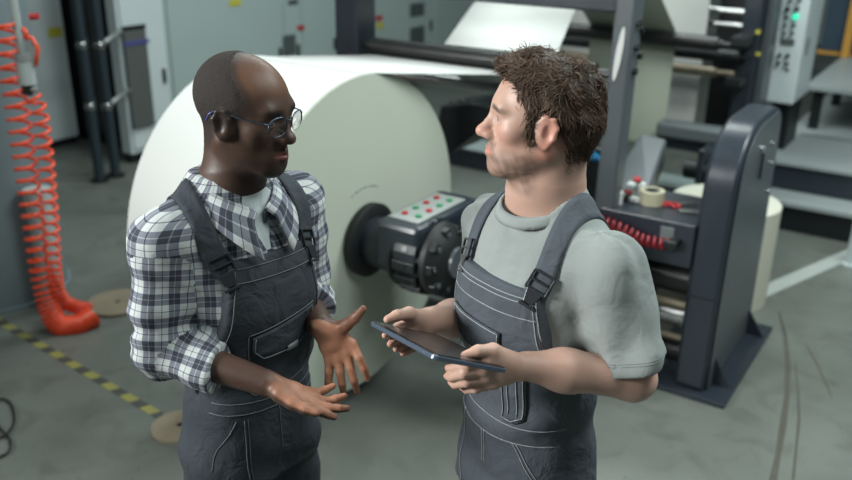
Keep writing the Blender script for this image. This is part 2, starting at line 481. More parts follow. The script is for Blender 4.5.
M_GREEN = mat('green_plastic', (.02, .26, .11), .35)
M_LAMP_G = mat('green_lamp', (.02, .5, .3), .3, emit=((.03, .85, .50), .9))
M_HOSE = mat('orange_hose', (.82, .072, .020), .28, 0, .08, 20, coat=.3)
M_HOSE_R = mat('red_hose', (.21, .006, .014), .28, 0, .08, 20, coat=.3)
M_WOOD = mat('plywood', (.23, .195, .135), .7, 0, .18, 12)
M_PILLAR = mat('pillar_paint', (.150, .190, .205), .5, 0, .10, 4)
M_PIPE = mat('pale_pipe', (.36, .40, .39), .5, 0, .08, 8)
M_BED = mat('bed_top_grey', (.30, .34, .34), .42, 0, .07, 3)
M_BLUEBOX = mat('dark_blue_panel', (.035, .060, .090), .45, 0, .1, 5)
M_ORANGE = mat('orange_paint', (.55, .28, .05), .5, 0, .1, 5)
M_TAPEROLL = mat('clear_tape', (.46, .43, .30), .30, 0, .06, 10)
M_WHITEP = mat('white_plastic', (.60, .62, .60), .4)
M_SILVER = mat('silver_plastic', (.32, .34, .33), .35, .4, .1, 20)
M_BLUEC = mat('blue_plastic', (.02, .30, .62), .35)
M_WALL = mat('hall_wall', (.30, .36, .35), .7, 0, .06, 1.5)
M_SKIN_D = attr_mat('dark_skin', .47, .06, .18, 240, .32, .10, (.6, .2, .1))
M_SKIN_L = attr_mat('fair_skin', .46, .12, .15, 240, .38, .07)
M_HAIR = attr_mat('brown_hair', .52, 0, 0.0, 100, .32, .15)
M_EYE = attr_mat('eyeball', .08, 0, 0, 10, .5, 0)
M_CROP = mat('cropped_black_hair', (.026, .020, .018), .75, 0, .6, 220, .35, 500, spec=.2, detail=6)
M_PLAID = plaid_mat('plaid_flannel')
M_HEM = mat('hem_thread', (.17, .19, .185), .9)
M_UNDER = cloth_mat('white_knit', (.50, .56, .57), .3, 20)
M_TEE = cloth_mat('grey_knit', (.245, .270, .262), .35, 12, .85, .06)
M_OVER_D = cloth_mat('dark_work_twill', (.034, .041, .050), .5, 17, .80, .14)
M_OVER_L = cloth_mat('grey_work_twill', (.069, .080, .095), .45, 17, .80, .12)
M_STITCH_D = mat('grey_thread', (.105, .118, .128), .8)
M_STITCH_L = mat('pale_thread', (.29, .31, .32), .8)
M_BUCKLE = mat('buckle_metal', (.045, .048, .054), .30, .6)
M_LABEL = mat('woven_label', (.26, .29, .29), .8)
M_SHOE = mat('black_leather', (.012, .012, .013), .45, 0, .1, 20)
M_FRAME = mat('spectacle_metal', (.06, .09, .13), .28, .8)
M_TIP = mat('temple_plastic', (.05, .06, .22), .35)
M_TABCASE = mat('tablet_shell', (.12, .155, .21), .30, .6)
M_TABBEZ = mat('tablet_glass', (.006, .007, .008), .22, 0, spec=.5)
M_SCREEN = mat('tablet_screen', (.045, .035, .033), .24, 0, spec=.6)
def lens_mat():
    m = bpy.data.materials.new('spectacle_lens'); N, L = nt(m); out = N['Material Output']; N.remove(N['Principled BSDF'])
    tr = N.new('ShaderNodeBsdfTransparent'); tr.inputs[0].default_value = (.93, .95, .94, 1)
    gl = N.new('ShaderNodeBsdfGlossy'); gl.inputs['Roughness'].default_value = .03
    fz = N.new('ShaderNodeFresnel'); fz.inputs[0].default_value = 1.22
    mx = N.new('ShaderNodeMixShader'); L.new(math_node(N, L, 'MULTIPLY', fz.outputs[0], .5), mx.inputs[0]); L.new(tr.outputs[0], mx.inputs[1]); L.new(gl.outputs[0], mx.inputs[2]); L.new(mx.outputs[0], out.inputs[0])
    return m
M_LENS = lens_mat()
def floor_mat():
    m = bpy.data.materials.new('painted_concrete'); N, L = nt(m); b = N['Principled BSDF']
    tc = N.new('ShaderNodeTexCoord')
    def noise(scale, detail, dist=0.0):
        n = N.new('ShaderNodeTexNoise'); n.inputs['Scale'].default_value = scale; n.inputs['Detail'].default_value = detail; n.inputs['Distortion'].default_value = dist
        L.new(tc.outputs['Object'], n.inputs['Vector']); return n.outputs['Fac']
    cr = N.new('ShaderNodeValToRGB'); L.new(noise(1.3, 6, .6), cr.inputs[0])
    cr.color_ramp.elements[0].position = .35; cr.color_ramp.elements[0].color = (.104, .116, .101, 1)
    cr.color_ramp.elements[1].position = .68; cr.color_ramp.elements[1].color = (.160, .175, .158, 1)
    cr2 = N.new('ShaderNodeValToRGB'); L.new(noise(5.5, 8, .9), cr2.inputs[0])       # dark dirt flecks and smears
    cr2.color_ramp.elements[0].position = .52; cr2.color_ramp.elements[0].color = (0, 0, 0, 1)
    cr2.color_ramp.elements[1].position = .78; cr2.color_ramp.elements[1].color = (1, 1, 1, 1)
    mx = N.new('ShaderNodeMix'); mx.data_type = 'RGBA'; mx.inputs[7].default_value = (.058, .060, .047, 1)
    L.new(math_node(N, L, 'MULTIPLY', cr2.outputs[0], .55), mx.inputs[0]); L.new(cr.outputs[0], mx.inputs[6])
    cr3 = N.new('ShaderNodeValToRGB'); L.new(noise(34, 4, .3), cr3.inputs[0])
    cr3.color_ramp.elements[0].position = .66; cr3.color_ramp.elements[0].color = (0, 0, 0, 1)
    cr3.color_ramp.elements[1].position = .74; cr3.color_ramp.elements[1].color = (1, 1, 1, 1)
    mx2 = N.new('ShaderNodeMix'); mx2.data_type = 'RGBA'; mx2.inputs[7].default_value = (.036, .036, .030, 1)
    L.new(math_node(N, L, 'MULTIPLY', cr3.outputs[0], .5), mx2.inputs[0]); L.new(mx.outputs[2], mx2.inputs[6])
    L.new(mx2.outputs[2], b.inputs['Base Color'])
    mr = N.new('ShaderNodeMapRange'); mr.inputs[3].default_value = .26; mr.inputs[4].default_value = .48
    L.new(noise(3, 5), mr.inputs[0]); L.new(mr.outputs[0], b.inputs['Roughness'])
    bp = N.new('ShaderNodeBump'); bp.inputs['Strength'].default_value = .08; bp.inputs['Distance'].default_value = .01
    L.new(noise(60, 3), bp.inputs['Height']); L.new(bp.outputs[0], b.inputs['Normal'])
    return m
M_FLOOR = floor_mat()
M_LINE = mat('floor_line_paint', (.36, .39, .37), .5, 0, .14, 14)
M_TRACK = mat('tyre_dirt', (.075, .074, .058), .7, 0, .35, 22)
def hazard_mat():
    m = bpy.data.materials.new('hazard_tape'); N, L = nt(m); b = N['Principled BSDF']
    uv = N.new('ShaderNodeUVMap'); uv.uv_map = 'UVMap'; sp = N.new('ShaderNodeSeparateXYZ'); L.new(uv.outputs[0], sp.inputs[0])
    f = math_node(N, L, 'FRACT', math_node(N, L, 'ADD', math_node(N, L, 'DIVIDE', sp.outputs[0], .150), math_node(N, L, 'MULTIPLY', sp.outputs[1], 1.2)))
    mx = N.new('ShaderNodeMix'); mx.data_type = 'RGBA'; mx.inputs[6].default_value = (.30, .28, .055, 1); mx.inputs[7].default_value = (.030, .034, .032, 1)
    L.new(math_node(N, L, 'GREATER_THAN', f, .52), mx.inputs[0])
    n = N.new('ShaderNodeTexNoise'); n.inputs['Scale'].default_value = 25; tc = N.new('ShaderNodeTexCoord'); L.new(tc.outputs['Object'], n.inputs['Vector'])
    mx2 = N.new('ShaderNodeMix'); mx2.data_type = 'RGBA'; mx2.inputs[7].default_value = (.14, .15, .13, 1)
    L.new(math_node(N, L, 'MULTIPLY', n.outputs['Fac'], .45), mx2.inputs[0]); L.new(mx.outputs[2], mx2.inputs[6]); L.new(mx2.outputs[2], b.inputs['Base Color'])
    b.inputs['Roughness'].default_value = .5
    return m
M_HAZ = hazard_mat()

# ------------------------------------------------------------------ the hall
def struct(o): o['kind'] = 'structure'; return o
struct(MB().box((0, 7, -.1), (26, 30, .2)).build('floor', M_FLOOR))
struct(MB().box(M(0, 12.0, 2.6), (26, .2, 5.2), MR).build('wall_back', M_WALL))
struct(MB().box(M(-9.5, 3.0, 2.6), (.2, 24, 5.2), MR).build('wall_left', M_WALL))

# ------------------------------------------------------------------ paper roll on its arm
RC = P(365, 238, 3.20); RR = .662; RW = .63
ru, rv = (RC - P0) @ AX, (RC - P0) @ DP
roll = thing('paper_roll', RC - ZZ * RR - AX * RW / 2, 'huge white paper roll mounted on the press behind the two people', 'paper roll')
MB().lathe(RC - AX * RW, AX, [(0, .05), (0, RR - .004), (.004, RR), (RW - .004, RR), (RW - .0035, RR - .003)], 128).build('wound_paper', M_PAPER, roll, 'auto')
MB().lathe(RC - AX * .0035, AX, [(0, .10), (0, RR - .003), (.0045, RR - .004), (.0055, .10)], 128).build('roll_end', M_ROLLFACE, roll, 'auto')
st = MB()
for k in range(7):
    a = math.radians(68 + 7.5 * k); c = RC + AX * .0025 + .215 * (math.cos(a) * -DP + math.sin(a) * ZZ) 
    Rk = np.stack([(-math.sin(a) * -DP + math.cos(a) * ZZ), AX, (math.cos(a) * -DP + math.sin(a) * ZZ)], 1)
    st.box(c, (.014 + .006 * (k % 3), .0012, .004 + .003 * (k % 2)), Rk)
st.build('smudged_stamp', M_SMUDGE, roll)
U = lambda du, dv, z: M(ru + du, rv + dv, z)
zc = RC[2]
uw = thing('unwind_arm', U(.40, .3, 0), 'charcoal arm with keypad and black chuck holding the big paper roll', 'machine arm')
MB().lathe(U(.012, 0, zc), AX, [(0, .12), (0, .150), (.028, .152), (.036, .140), (.038, .09)], 48).build('flange', M_BLACK, uw, 'auto')
MB().lathe(U(.03, 0, zc), AX, [(0, .085), (.01, .100), (.15, .104), (.152, .112), (.20, .112), (.205, .09)], 48).build('spindle_housing', M_STEEL, uw, 'auto')
ck = MB().lathe(U(.205, 0, zc), AX, [(0, .12), (.0, .140), (.015, .144), (.03, .128), (.145, .128), (.15, .142), (.170, .142), (.20, .112), (.225, .07), (.23, .03)], 48).build('chuck', M_BLACK, uw, 'auto')
for k in range(14):
    a = 2 * math.pi * k / 14; rad = math.cos(a) * DP + math.sin(a) * ZZ; tan = -math.sin(a) * DP + math.cos(a) * ZZ
    MB().box(U(.205 + .085, 0, zc) + rad * .136, (.100, .038, .034), np.stack([AX, tan, rad], 1)).build('jaw', M_DARK, ck, bevel=.004)
    MB().cyl(U(.205 + .085, 0, zc) + rad * .150, U(.205 + .085, 0, zc) + rad * .157, .012, n=10).build('jaw_screw', M_STEEL_L if k % 3 == 0 else M_DARK, ck)
for k in range(9):
    a = 2 * math.pi * (k + .5) / 9; rad = math.cos(a) * DP + math.sin(a) * ZZ; tan = -math.sin(a) * DP + math.cos(a) * ZZ
    MB().box(U(.205 + .178, 0, zc) + rad * .112, (.052, .036, .046), np.stack([AX, tan, rad], 1)).build('jaw', M_DARK, ck, bevel=.005)
    MB().cyl(U(.205 + .20, 0, zc) + rad * .112, U(.205 + .210, 0, zc) + rad * .112, .011, n=12).build('jaw_screw', M_CHROME if k in (1, 4) else M_STEEL_L, ck)
MB().cyl(U(.425, 0, zc), U(.445, 0, zc), .06, n=24).build('hub_cap', M_STEEL_L, uw, 'auto')
MB().box(U(.245, .10, zc + .055), (.200, .46, .19), MR).build('arm_box', M_STEEL, uw, bevel=.02)
top = zc + .150
kp = MB().box(U(.240, .095, top + .002), (.140, .34, .006), MR).build('keypad', M_SILVER2, uw, bevel=.002)
for j in range(4):
    for i in range(2):
        MB().cyl(U(.240 + (i - .5) * .062, -.02 + j * .075, top + .004), U(.240 + (i - .5) * .062, -.02 + j * .075, top + .012), .0125, n=16).build('button', M_RED if (i + j) % 2 == (0 if j < 3 else 1) else M_GREEN, kp, 'auto')
MB().box(U(.58, .30, .44), (.14, .30, .88), MR).build('pedestal', M_STEEL, uw, bevel=.015)
MB().box(U(.46, .36, zc - .02), (.36, .16, .20), MR).build('arm_link', M_DARK, uw, bevel=.01)
MB().box(U(.58, .30, .012), (.17, .34, .024), MR).build('foot_plate', M_STEEL, uw, bevel=.004)

# ------------------------------------------------------------------ front frame of the press
pf = thing('press_frame', M(-.72, .05, 0), 'charcoal steel press frame with two posts and rollers behind the curly haired person', 'printing press')
MB().mbox((-1.53, -1.385), (0, .16), (0, 2.3)).build('post', M_STEEL, pf, bevel=.012)
p2 = MB().prism([M(-.06, 0, 0), M(.035, 0, 0), M(.035, 0, .7), M(.055, 0, 2.3), M(-.035, 0, 2.3), M(-.055, 0, .7)], DP * .11).build('post', M_STEEL_L, pf, bevel=.012)
for (z_, dv) in ((1.60, .05), (1.57, .11), (1.50, .06), (1.46, .12), (1.40, .07)):
    MB().cyl(M(.042, dv * .8, z_), M(.062, dv * .8, z_), .014, n=10).build('bolt', M_DARK, p2)
sl_ = []
for k in range(20):
    a = 2 * math.pi * k / 20; sl_.append(M(-.004 + .014 * math.cos(a) + .012 * math.sin(a), -.004, 1.475 + .115 * math.sin(a)))
MB().prism(sl_, -DP * .002).build('inspection_slot', M_WHITEP, p2)
MB().mbox((-1.40, -.04), (.02, .14), (1.636, 1.78)).build('cross_beam', M_STEEL, pf, bevel=.01)
MB().mbox((-1.40, -.04), (.02, .14), (.10, .24)).build('cross_beam', M_STEEL, pf, bevel=.01)
r1 = MB().lathe(M(-1.385, .06, 1.375), AX, [(0, .014), (.03, .014), (.03, .022), (.06, .022), (.06, .042), (1.26, .042), (1.26, .02), (1.33, .02)], 28).build('guide_roller', M_ROLLER, pf, 'auto')
MB().cyl(M(-1.38, .18, 1.22), M(-.05, .18, 1.22), .03, n=20).build('guide_roller', M_CHROME, pf, 'auto')
MB().mbox((-.09, -.06), (.17, .26), (1.10, 1.45)).build('rack', M_DARK, pf, bevel=.006)
# cabinet and shelf on the frame
MB().mbox((-.02, .41), (-.01, .03), (.60, .795)).build('apron_plate', M_STEEL, pf, bevel=.004)
MB().mbox((-.02, .41), (.03, .42), (.770, .790)).build('shelf', M_STEEL, pf, bevel=.003)
MB().cyl(M(-1.35, .12, .50), M(.40, .12, .50), .075, n=28).build('guide_roller', M_ROLLER, pf, 'auto')
MB().cyl(M(-1.35, .06, .395), M(.40, .06, .395), .026, n=20).build('tie_bar', M_BRASS, pf, 'auto')
MB().cyl(M(-1.35, .14, .315), M(.40, .14, .315), .065, n=28).build('guide_roller', M_CHROME, pf, 'auto')
MB().cyl(M(-1.35, .09, .215), M(.40, .09, .215), .020, n=20).build('tie_bar', M_BRASS, pf, 'auto')
MB().cyl(M(-1.35, .14, .13), M(.40, .14, .13), .060, n=28).build('guide_roller', M_ROLLER, pf, 'auto')

def sheet(name, label, pts, m, cat='paper web', n=14, thick=.0012, sag=0.0):
    """paper strip through rows of (left, right) points"""
    V = []; rows = []
    for (a0, b0), (a1, b1) in zip(pts[:-1], pts[1:]):
        for k in range(n): t = k / n; rows.append((np.array(a0) * (1 - t) + np.array(a1) * t, np.array(b0) * (1 - t) + np.array(b1) * t))
    rows.append((np.array(pts[-1][0]), np.array(pts[-1][1])))
    for a, b in rows: V += [a, (a + b) / 2, b]
    F = [(3 * i + k, 3 * i + k + 1, 3 * i + k + 4, 3 * i + k + 3) for i in range(len(rows) - 1) for k in range(2)]
    return tag(obj(name, V, F, m, None, solid=thick), label, cat)
sheet('paper_web', 'white paper web running from the big roll to the first guide roller', [(M(ru - RW + .02, rv, zc + RR + .002), M(ru - .02, rv, zc + RR + .002)), (M(-1.30, .055, 1.331), M(-.42, .055, 1.331))], M_PAPER)
tl = onV(473, 4, 1.2); tr = onV(574, 12, 1.2)
sheet('paper_web', 'white paper web sloping up and back from the guide roller above the curly head', [(M(-.92, .085, 1.419), M(-.33, .085, 1.419)), (M(tl[0], 1.2, tl[1]), M(tr[0], 1.2, tr[1])), (M(tl[0] + .02, 2.0, tl[1] + .25), M(tr[0] + .02, 2.0, tr[1] + .25))], M_PAPER)

# ------------------------------------------------------------------ stand at the near side
sd = thing('side_stand', M(.50, .38, 0), 'tall charcoal stand with rounded top bolted to the floor beside the press', 'machine stand')
prof = [(0, .025)] + [(0, .45), (.012, .80), (.03, .96)] + [(.03 + .30 - .30 * math.cos(a), .96 + .25 * math.sin(a)) for a in np.linspace(.15, math.pi / 2, 9)] + [(.62, 1.212)] + [(.62 + .10 * math.sin(a), 1.112 + .10 * math.cos(a)) for a in np.linspace(.2, math.pi / 2, 6)] + [(.735, 1.0), (.765, .5), (.79, .025)]
MB().prism([M(.405, v, z) for v, z in prof], AX * .14).build('upright', M_STEEL, sd, 'auto', bevel=.018)
prof2 = [(v * .93 + .03, z * .985 + .004) for v, z in prof]
MB().prism([M(.546, v, z) for v, z in prof2], AX * .006).build('side_cover', M_STEEL_L, sd, 'auto', bevel=.004)
MB().mbox((.405 - .002, .545), (-.004, .002), (.475, .479)).build('joint_seam', M_DARK, sd)
MB().mbox((.22, .652), (-.048, .86), (0, .024)).build('base_plate', M_STEEL, sd, bevel=.003)
for v_ in (.10, .70):
    MB().prism([M(.552, v_, .024), M(.640, v_, .024), M(.552, v_, .155)], DP * .014).build('gusset', M_STEEL, sd)
    MB().prism([M(.405, v_, .024), M(.30, v_, .024), M(.405, v_, .155)], DP * .014).build('gusset', M_STEEL, sd)
MB().box(M(.562, .36, 1.00), (.010, .012, .12), MR).build('handle_slot', M_DARK, sd, bevel=.003)
MB().cyl(M(.552, .355, 1.075), M(.562, .355, 1.075), .02, n=14).build('lock', M_CHROME, sd, 'auto')
for v_, z_ in ((.55, 1.06), (.62, .95), (.66, .80)):
    MB().cyl(M(.552, v_, z_), M(.560, v_, z_), .012, n=10).build('bolt', M_CHROME, sd, 'auto')

sw = thing('standing_paper_roll', M(.255, 1.165, 0), 'cream paper roll standing upright on the floor behind the charcoal stand', 'paper roll')
MB().lathe(M(.255, 1.165, 0), ZZ, [(0, .06), (0, .288), (.555, .288), (.558, .285), (.558, .07)], 64).build('wound_paper', M_CREAM, sw, 'auto')
MB().lathe(M(.255, 1.165, .005), ZZ, [(0, .048), (0, .070), (.559, .070), (.559, .048)], 32, closed=True).build('core_tube', M_WOOD, sw, 'auto')

# ------------------------------------------------------------------ things on the shelf
ZS = .7905
def tape_roll(px, py, r, h, core, m, label, dz=0.0):
    u_, v_ = onZ(px, py, ZS); c = M(u_, max(v_, .03 + r + .008), ZS + dz)
    t = thing('tape_roll', c, label, 'tape roll', None)
    MB().lathe(c, ZZ, [(0, core), (0, r), (h, r), (h, core)], 40, closed=True).build('tape', m, t, 'auto')
    MB().lathe(c + ZZ * .001, ZZ, [(0, core - .005), (0, core + .0005), (h - .001, core + .0005), (h - .001, core - .005)], 32, closed=True).build('core', M_GREYBOARD, t, 'auto')
    return c
tape_roll(651, 203, .056, .062, .036, M_TAPEROLL, 'large clear packing tape roll lying on the shelf beside the charcoal stand')
tape_roll(636, 193, .040, .050, .024, M_WHITEP, 'small white tape roll with red cap behind the large clear tape roll')
u_, v_ = onZ(636, 191, ZS)
tag(MB().lathe(M(u_, v_, ZS + .0505), ZZ, [(0, .02), (.012, .020), (.018, .012)], 20).build('red_cap', M_RED, None, 'auto'), 'round red cap lying on top of the small white tape roll', 'cap')
u_, v_ = onZ(626, 203, ZS)
b = thing('tape_dispenser', M(u_, v_ + .06, ZS), 'silver hand tape dispenser at the left end of the shelf', 'tape dispenser')
c = M(u_, v_ + .06, ZS)
MB().lathe(c + ZZ * .045 - AX * .018, AX, [(0, .014), (0, .040), (.036, .040), (.036, .014)], 32, closed=True).build('reel', M_SILVER, b, 'auto')
MB().prism([c + AX * -.022 + DP * -.05 + ZZ * .002, c + AX * -.022 + DP * .05 + ZZ * .002, c + AX * -.022 + DP * .03 + ZZ * .05, c + AX * -.022 + DP * -.045 + ZZ * .03], AX * .003).build('side_plate', M_CHROME, b)
MB().box(c + AX * .03 - DP * .03 + ZZ * .014, (.05, .03, .026), MR).build('handle', M_WHITEP, b, bevel=.006)
MB().box(c + AX * .0 - DP * .05 + ZZ * .05, (.04, .006, .012), MR).build('blade', M_RED, b)
c = M(-.012 + .035, .09, ZS)
t = thing('spray_bottle', c, 'small white bottle with pink cap beside the press post on the shelf', 'bottle')
MB().lathe(c, ZZ, [(0, .018), (.002, .021), (.06, .021), (.072, .010), (.08, .010)], 20).build('bottle_body', M_WHITEP, t, 'auto')
MB().lathe(c + ZZ * .078, ZZ, [(0, .012), (.018, .012), (.02, .008)], 16).build('cap', M_RED, t, 'auto')
u_, v_ = onZ(669, 208, ZS); c = M(u_, v_ + .03, ZS)
t = thing('scissors', c, 'red handled scissors lying on the shelf right of the clear tape roll', 'scissors')
for s in (-1, 1):
    MB().torus(c + AX * (.022 * s) - DP * .0 + ZZ * .008, ZZ + AX * .15 * s, .020, .006, 20, 8).build('grip', M_RED, t, True)
    MB().box(c + AX * (.052) + DP * (.052 + .008 * s) + ZZ * (.006 + .003 * s), (.012, .11, .002), MR @ rodr(ZZ, -.9 + .10 * s)).build('blade', M_CHROME, t)
u_, v_ = onZ(688, 216, ZS)
tag(MB().box(M(u_, v_ + .06, ZS + .004), (.12, .05, .007), MR @ rodr(ZZ, .5)).build('steel_ruler', M_CHROME, None, bevel=.002), 'short flat steel bar at the right end of the shelf', 'steel bar')
u_, v_ = onV(596, 152, .30)
t = thing('pressure_gauge', M(u_, .30, .9), 'blue valve knob behind the curly haired person\'s neck', 'valve')
MB().cyl(M(u_, .30, onV(596, 152, .30)[1] - .03), M(u_, .24, onV(596, 152, .30)[1] - .0), .022, n=16).build('knob', M_BLUEC, t, 'auto')
MB().mbox((u_ - .05, u_ + .03), (.30, .40), (.70, onV(596, 152, .30)[1] + .02)).build('valve_block', M_DARK, t, bevel=.01)

def helix(path, rad, turns, n_per, stretch=None):
    """coiled hose along a path of points"""
    P_ = [np.array(p) for p in path]; seg = np.array([np.linalg.norm(b - a) for a, b in zip(P_[:-1], P_[1:])]); cum = np.concatenate([[0], np.cumsum(seg)])
    N_ = int(turns * n_per); out = []; e = None
    dens = np.ones(2000) if stretch is None else np.array([stretch(x) for x in np.linspace(0, 1, 2000)])
    inv = np.cumsum(1 / dens); inv = (inv - inv[0]) / (inv[-1] - inv[0])
    for i in range(N_ + 1):
        s_ = np.interp(i / N_, np.linspace(0, 1, 2000), inv) if stretch is None else np.interp(i / N_, np.linspace(0, 1, 2000), inv)
        L_ = s_ * cum[-1]; p = np.array([np.interp(L_, cum, [q[k] for q in P_]) for k in range(3)]); p2 = np.array([np.interp(min(L_ + .03, cum[-1]), cum, [q[k] for q in P_]) for k in range(3)]); p1 = np.array([np.interp(max(L_ - .03, 0), cum, [q[k] for q in P_]) for k in range(3)])
        a = p2 - p1; a /= np.linalg.norm(a) + 1e-9
        if e is None: e = np.cross(a, [0, 1, .2]); e /= np.linalg.norm(e)
        e = e - a * (e @ a); e /= np.linalg.norm(e); f = np.cross(a, e); w = 2 * math.pi * i / n_per
        out.append(p + rad * (math.cos(w) * e + math.sin(w) * f))
    return out
# red coil under the shelf
ca = onV(620, 227, -.05); cb = onV(668, 244, -.05); cm = onV(645, 240, -.05)
pts = helix([M(ca[0] - .25, -.06, ca[1] + .04), M(ca[0], -.06, ca[1]), M(cm[0], -.06, cm[1]), M(cb[0], -.06, cb[1])], .021, 17, 14)
t = thing('coiled_air_hose', M(cb[0], -.06, cb[1] - .05), 'bright red coiled air hose hanging under the press shelf', 'air hose')
MB().tube(pts, .0075, 8).build('coil', M_HOSE_R, t, True)
MB().mbox((cb[0] - .01, cb[0] + .04), (-.07, -.008), (cb[1] - .02, cb[1] + .02)).build('fitting', M_DARK, t, bevel=.004)
MB().mbox((cb[0] - .05, cb[0] + .01), (-.016, -.008), (cb[1] - .01, cb[1] + .06)).build('notice_plate', M_MID, t, bevel=.002)

# sloped motor cover behind the post, dark blocks inside the press
q = [onV(606, 188, .45), onV(648, 192, .45), onV(667, 139, .95), onV(641, 133, .95)]
mc = thing('motor_cover', M((q[0][0] + q[1][0]) / 2, .5, 0), 'sloping charcoal motor cover behind the shelf of the press', 'machine cover')
tp = [M(q[0][0], .45, q[0][1]), M(q[1][0], .45, q[1][1]), M(q[2][0], .95, q[2][1]), M(q[3][0], .95, q[3][1])]
MB().prism(tp, ZZ * -.09).build('sloping_lid', M_STEEL_L, mc, bevel=.012)
MB().prism([p - ZZ * .09 for p in tp], ZZ * -.05).build('hinge_strip', M_DARK, mc)
bz = min(p[2] for p in tp) - .14
MB().mbox((q[0][0] + .05, q[1][0] - .02), (.50, .90), (0, bz)).build('cover_foot', M_DARK, mc, bevel=.01)
gb = thing('gear_box', M(.12, 1.3, 0), 'black gearbox with chain guards between the press posts', 'gearbox')
MB().mbox((.0, .30), (1.60, 2.1), (0, .52)).build('housing', M_DARK, gb, bevel=.02)
MB().cyl(M(-.1, 1.56, .58), M(.28, 1.56, .58), .055, n=20).build('shaft', M_DARK, gb, 'auto')
for k in range(3):
    MB().mbox((-.02 + .12 * k, .02 + .12 * k), (1.50, 1.68), (.50, .72 - .03 * k)).build('guard', M_STEEL, gb, bevel=.008)

# ------------------------------------------------------------------ rear frame of the press
rf = thing('rear_press_frame', M(-.7, 2.6, 0), 'tall dark rear press frame with several cross rollers, left of the control cabinet', 'printing press')
MB().prism([M(-.115, 2.5, 0), M(.0, 2.5, 0), M(.0, 2.5, 2.3), M(-.115, 2.5, 2.3)], DP * .30).build('post', M_STEEL, rf, bevel=.01)
MB().mbox((.002, .05), (2.62, 2.80), (0, 2.3)).build('post_flange', M_STEEL_L, rf, bevel=.006)
MB().mbox((-1.75, -1.60), (2.5, 2.8), (0, 2.3)).build('post', M_STEEL, rf, bevel=.01)
MB().mbox((-.33, -.118), (2.72, 2.80), (.30, 2.3)).build('side_panel', M_DARK, rf)
MB().lathe(M(-1.60, 2.32, 1.222), AX, [(0, .02), (.10, .02), (.10, .048), (1.40, .048), (1.40, .028), (1.43, .028), (1.43, .018), (1.52, .018)], 28).build('guide_roller', M_ROLLER, rf, 'auto')
MB().lathe(M(-1.60, 2.46, 1.13), AX, [(0, .02), (.10, .02), (.10, .045), (1.52, .045), (1.52, .02), (1.56, .02)], 28).build('guide_roller', M_DARK, rf, 'auto')
MB().lathe(M(-1.60, 2.43, 1.02), AX, [(0, .02), (.10, .02), (.10, .036), (1.38, .036), (1.38, .02), (1.50, .02)], 28).build('guide_roller', M_BRASS, rf, 'auto')
MB().cyl(M(-1.60, 2.70, 1.395), M(-.115, 2.70, 1.395), .022, n=18).build('guide_roller', M_CHROME, rf, 'auto')
MB().cyl(M(-1.60, 2.70, 1.305), M(-.115, 2.70, 1.305), .022, n=18).build('guide_roller', M_CHROME, rf, 'auto')
MB().mbox((-.49, -.06), (2.12, 2.28), (.60, .70)).build('cross_beam', M_MID, rf, bevel=.02)
MB().mbox((-.49, -.06), (2.16, 2.28), (.52, .598)).build('cross_beam', M_STEEL, rf, bevel=.01)
for y_, z_ in ((32, 1.28), (54, 1.02)):
    w_ = onV(758, y_, 2.49); MB().mbox((w_[0] - .014, w_[0] + .014), (2.488, 2.4985), (w_[1] - .012, w_[1] + .012)).build('yellow_tag', M_LABY, rf)
    MB().mbox((-.12, -.02), (2.28, 2.5), (z_ - .06, z_ + .0)).build('bearing_block', M_DARK, rf, bevel=.006)
MB().mbox((-2.6, -.1), (2.45, 2.7), (0, .16)).build('base_beam', M_STEEL, rf, bevel=.01)
MB().mbox((-2.6, -.1), (2.43, 2.72), (.162, .178)).build('step_plate', M_CAB, rf, bevel=.003)
sheet('paper_web', 'pale green paper web hanging down over the rear roller beside the press post', [(M(-1.10, 1.0, 2.15), M(-.50, 1.0, 2.15)), (M(-1.12, 2.345, 1.276), M(-.50, 2.345, 1.276)), (M(-1.12, 2.372, 1.23), M(-.50, 2.372, 1.23)), (M(-1.12, 2.35, .45), M(-.50, 2.35, .45))], M_WEB_G)
sheet('paper_web', 'wide white paper web hanging straight down at the back of the press', [(M(-1.45, 2.60, 2.1), M(-.37, 2.60, 2.1)), (M(-1.45, 2.60, .45), M(-.37, 2.60, .45))], M_PAPER)
# dark guide table seen between the roll and the curly haired person
q = [onV(436, 128, .9), onV(440, 106, .9), onV(470, 103, .9), onV(530, 112, .9), onV(530, 128, .9), onV(487, 124, .9), onV(450, 154, .9)]
gt = thing('guide_table', M(q[3][0], 1.1, 0), 'black slanted guide table inside the press, right of the big roll', 'machine table')
MB().prism([M(u_, .9, z_) for u_, z_ in q], DP * .35).build('slanted_body', M_DARK, gt, bevel=.015)
MB().mbox((q[3][0] - .12, q[3][0] - .02), (.95, 1.2), (0, q[4][1] + .02)).build('leg', M_DARK, gt)
for k, (x_, y_) in enumerate(((452, 104), (462, 102), (474, 103))):
    w_ = onV(x_, y_, 1.0); MB().sphere(M(w_[0], 1.02, w_[1] + .0), (.035, .03, .02), MR, 12, 8).build('knob', M_BLACK, gt, True)

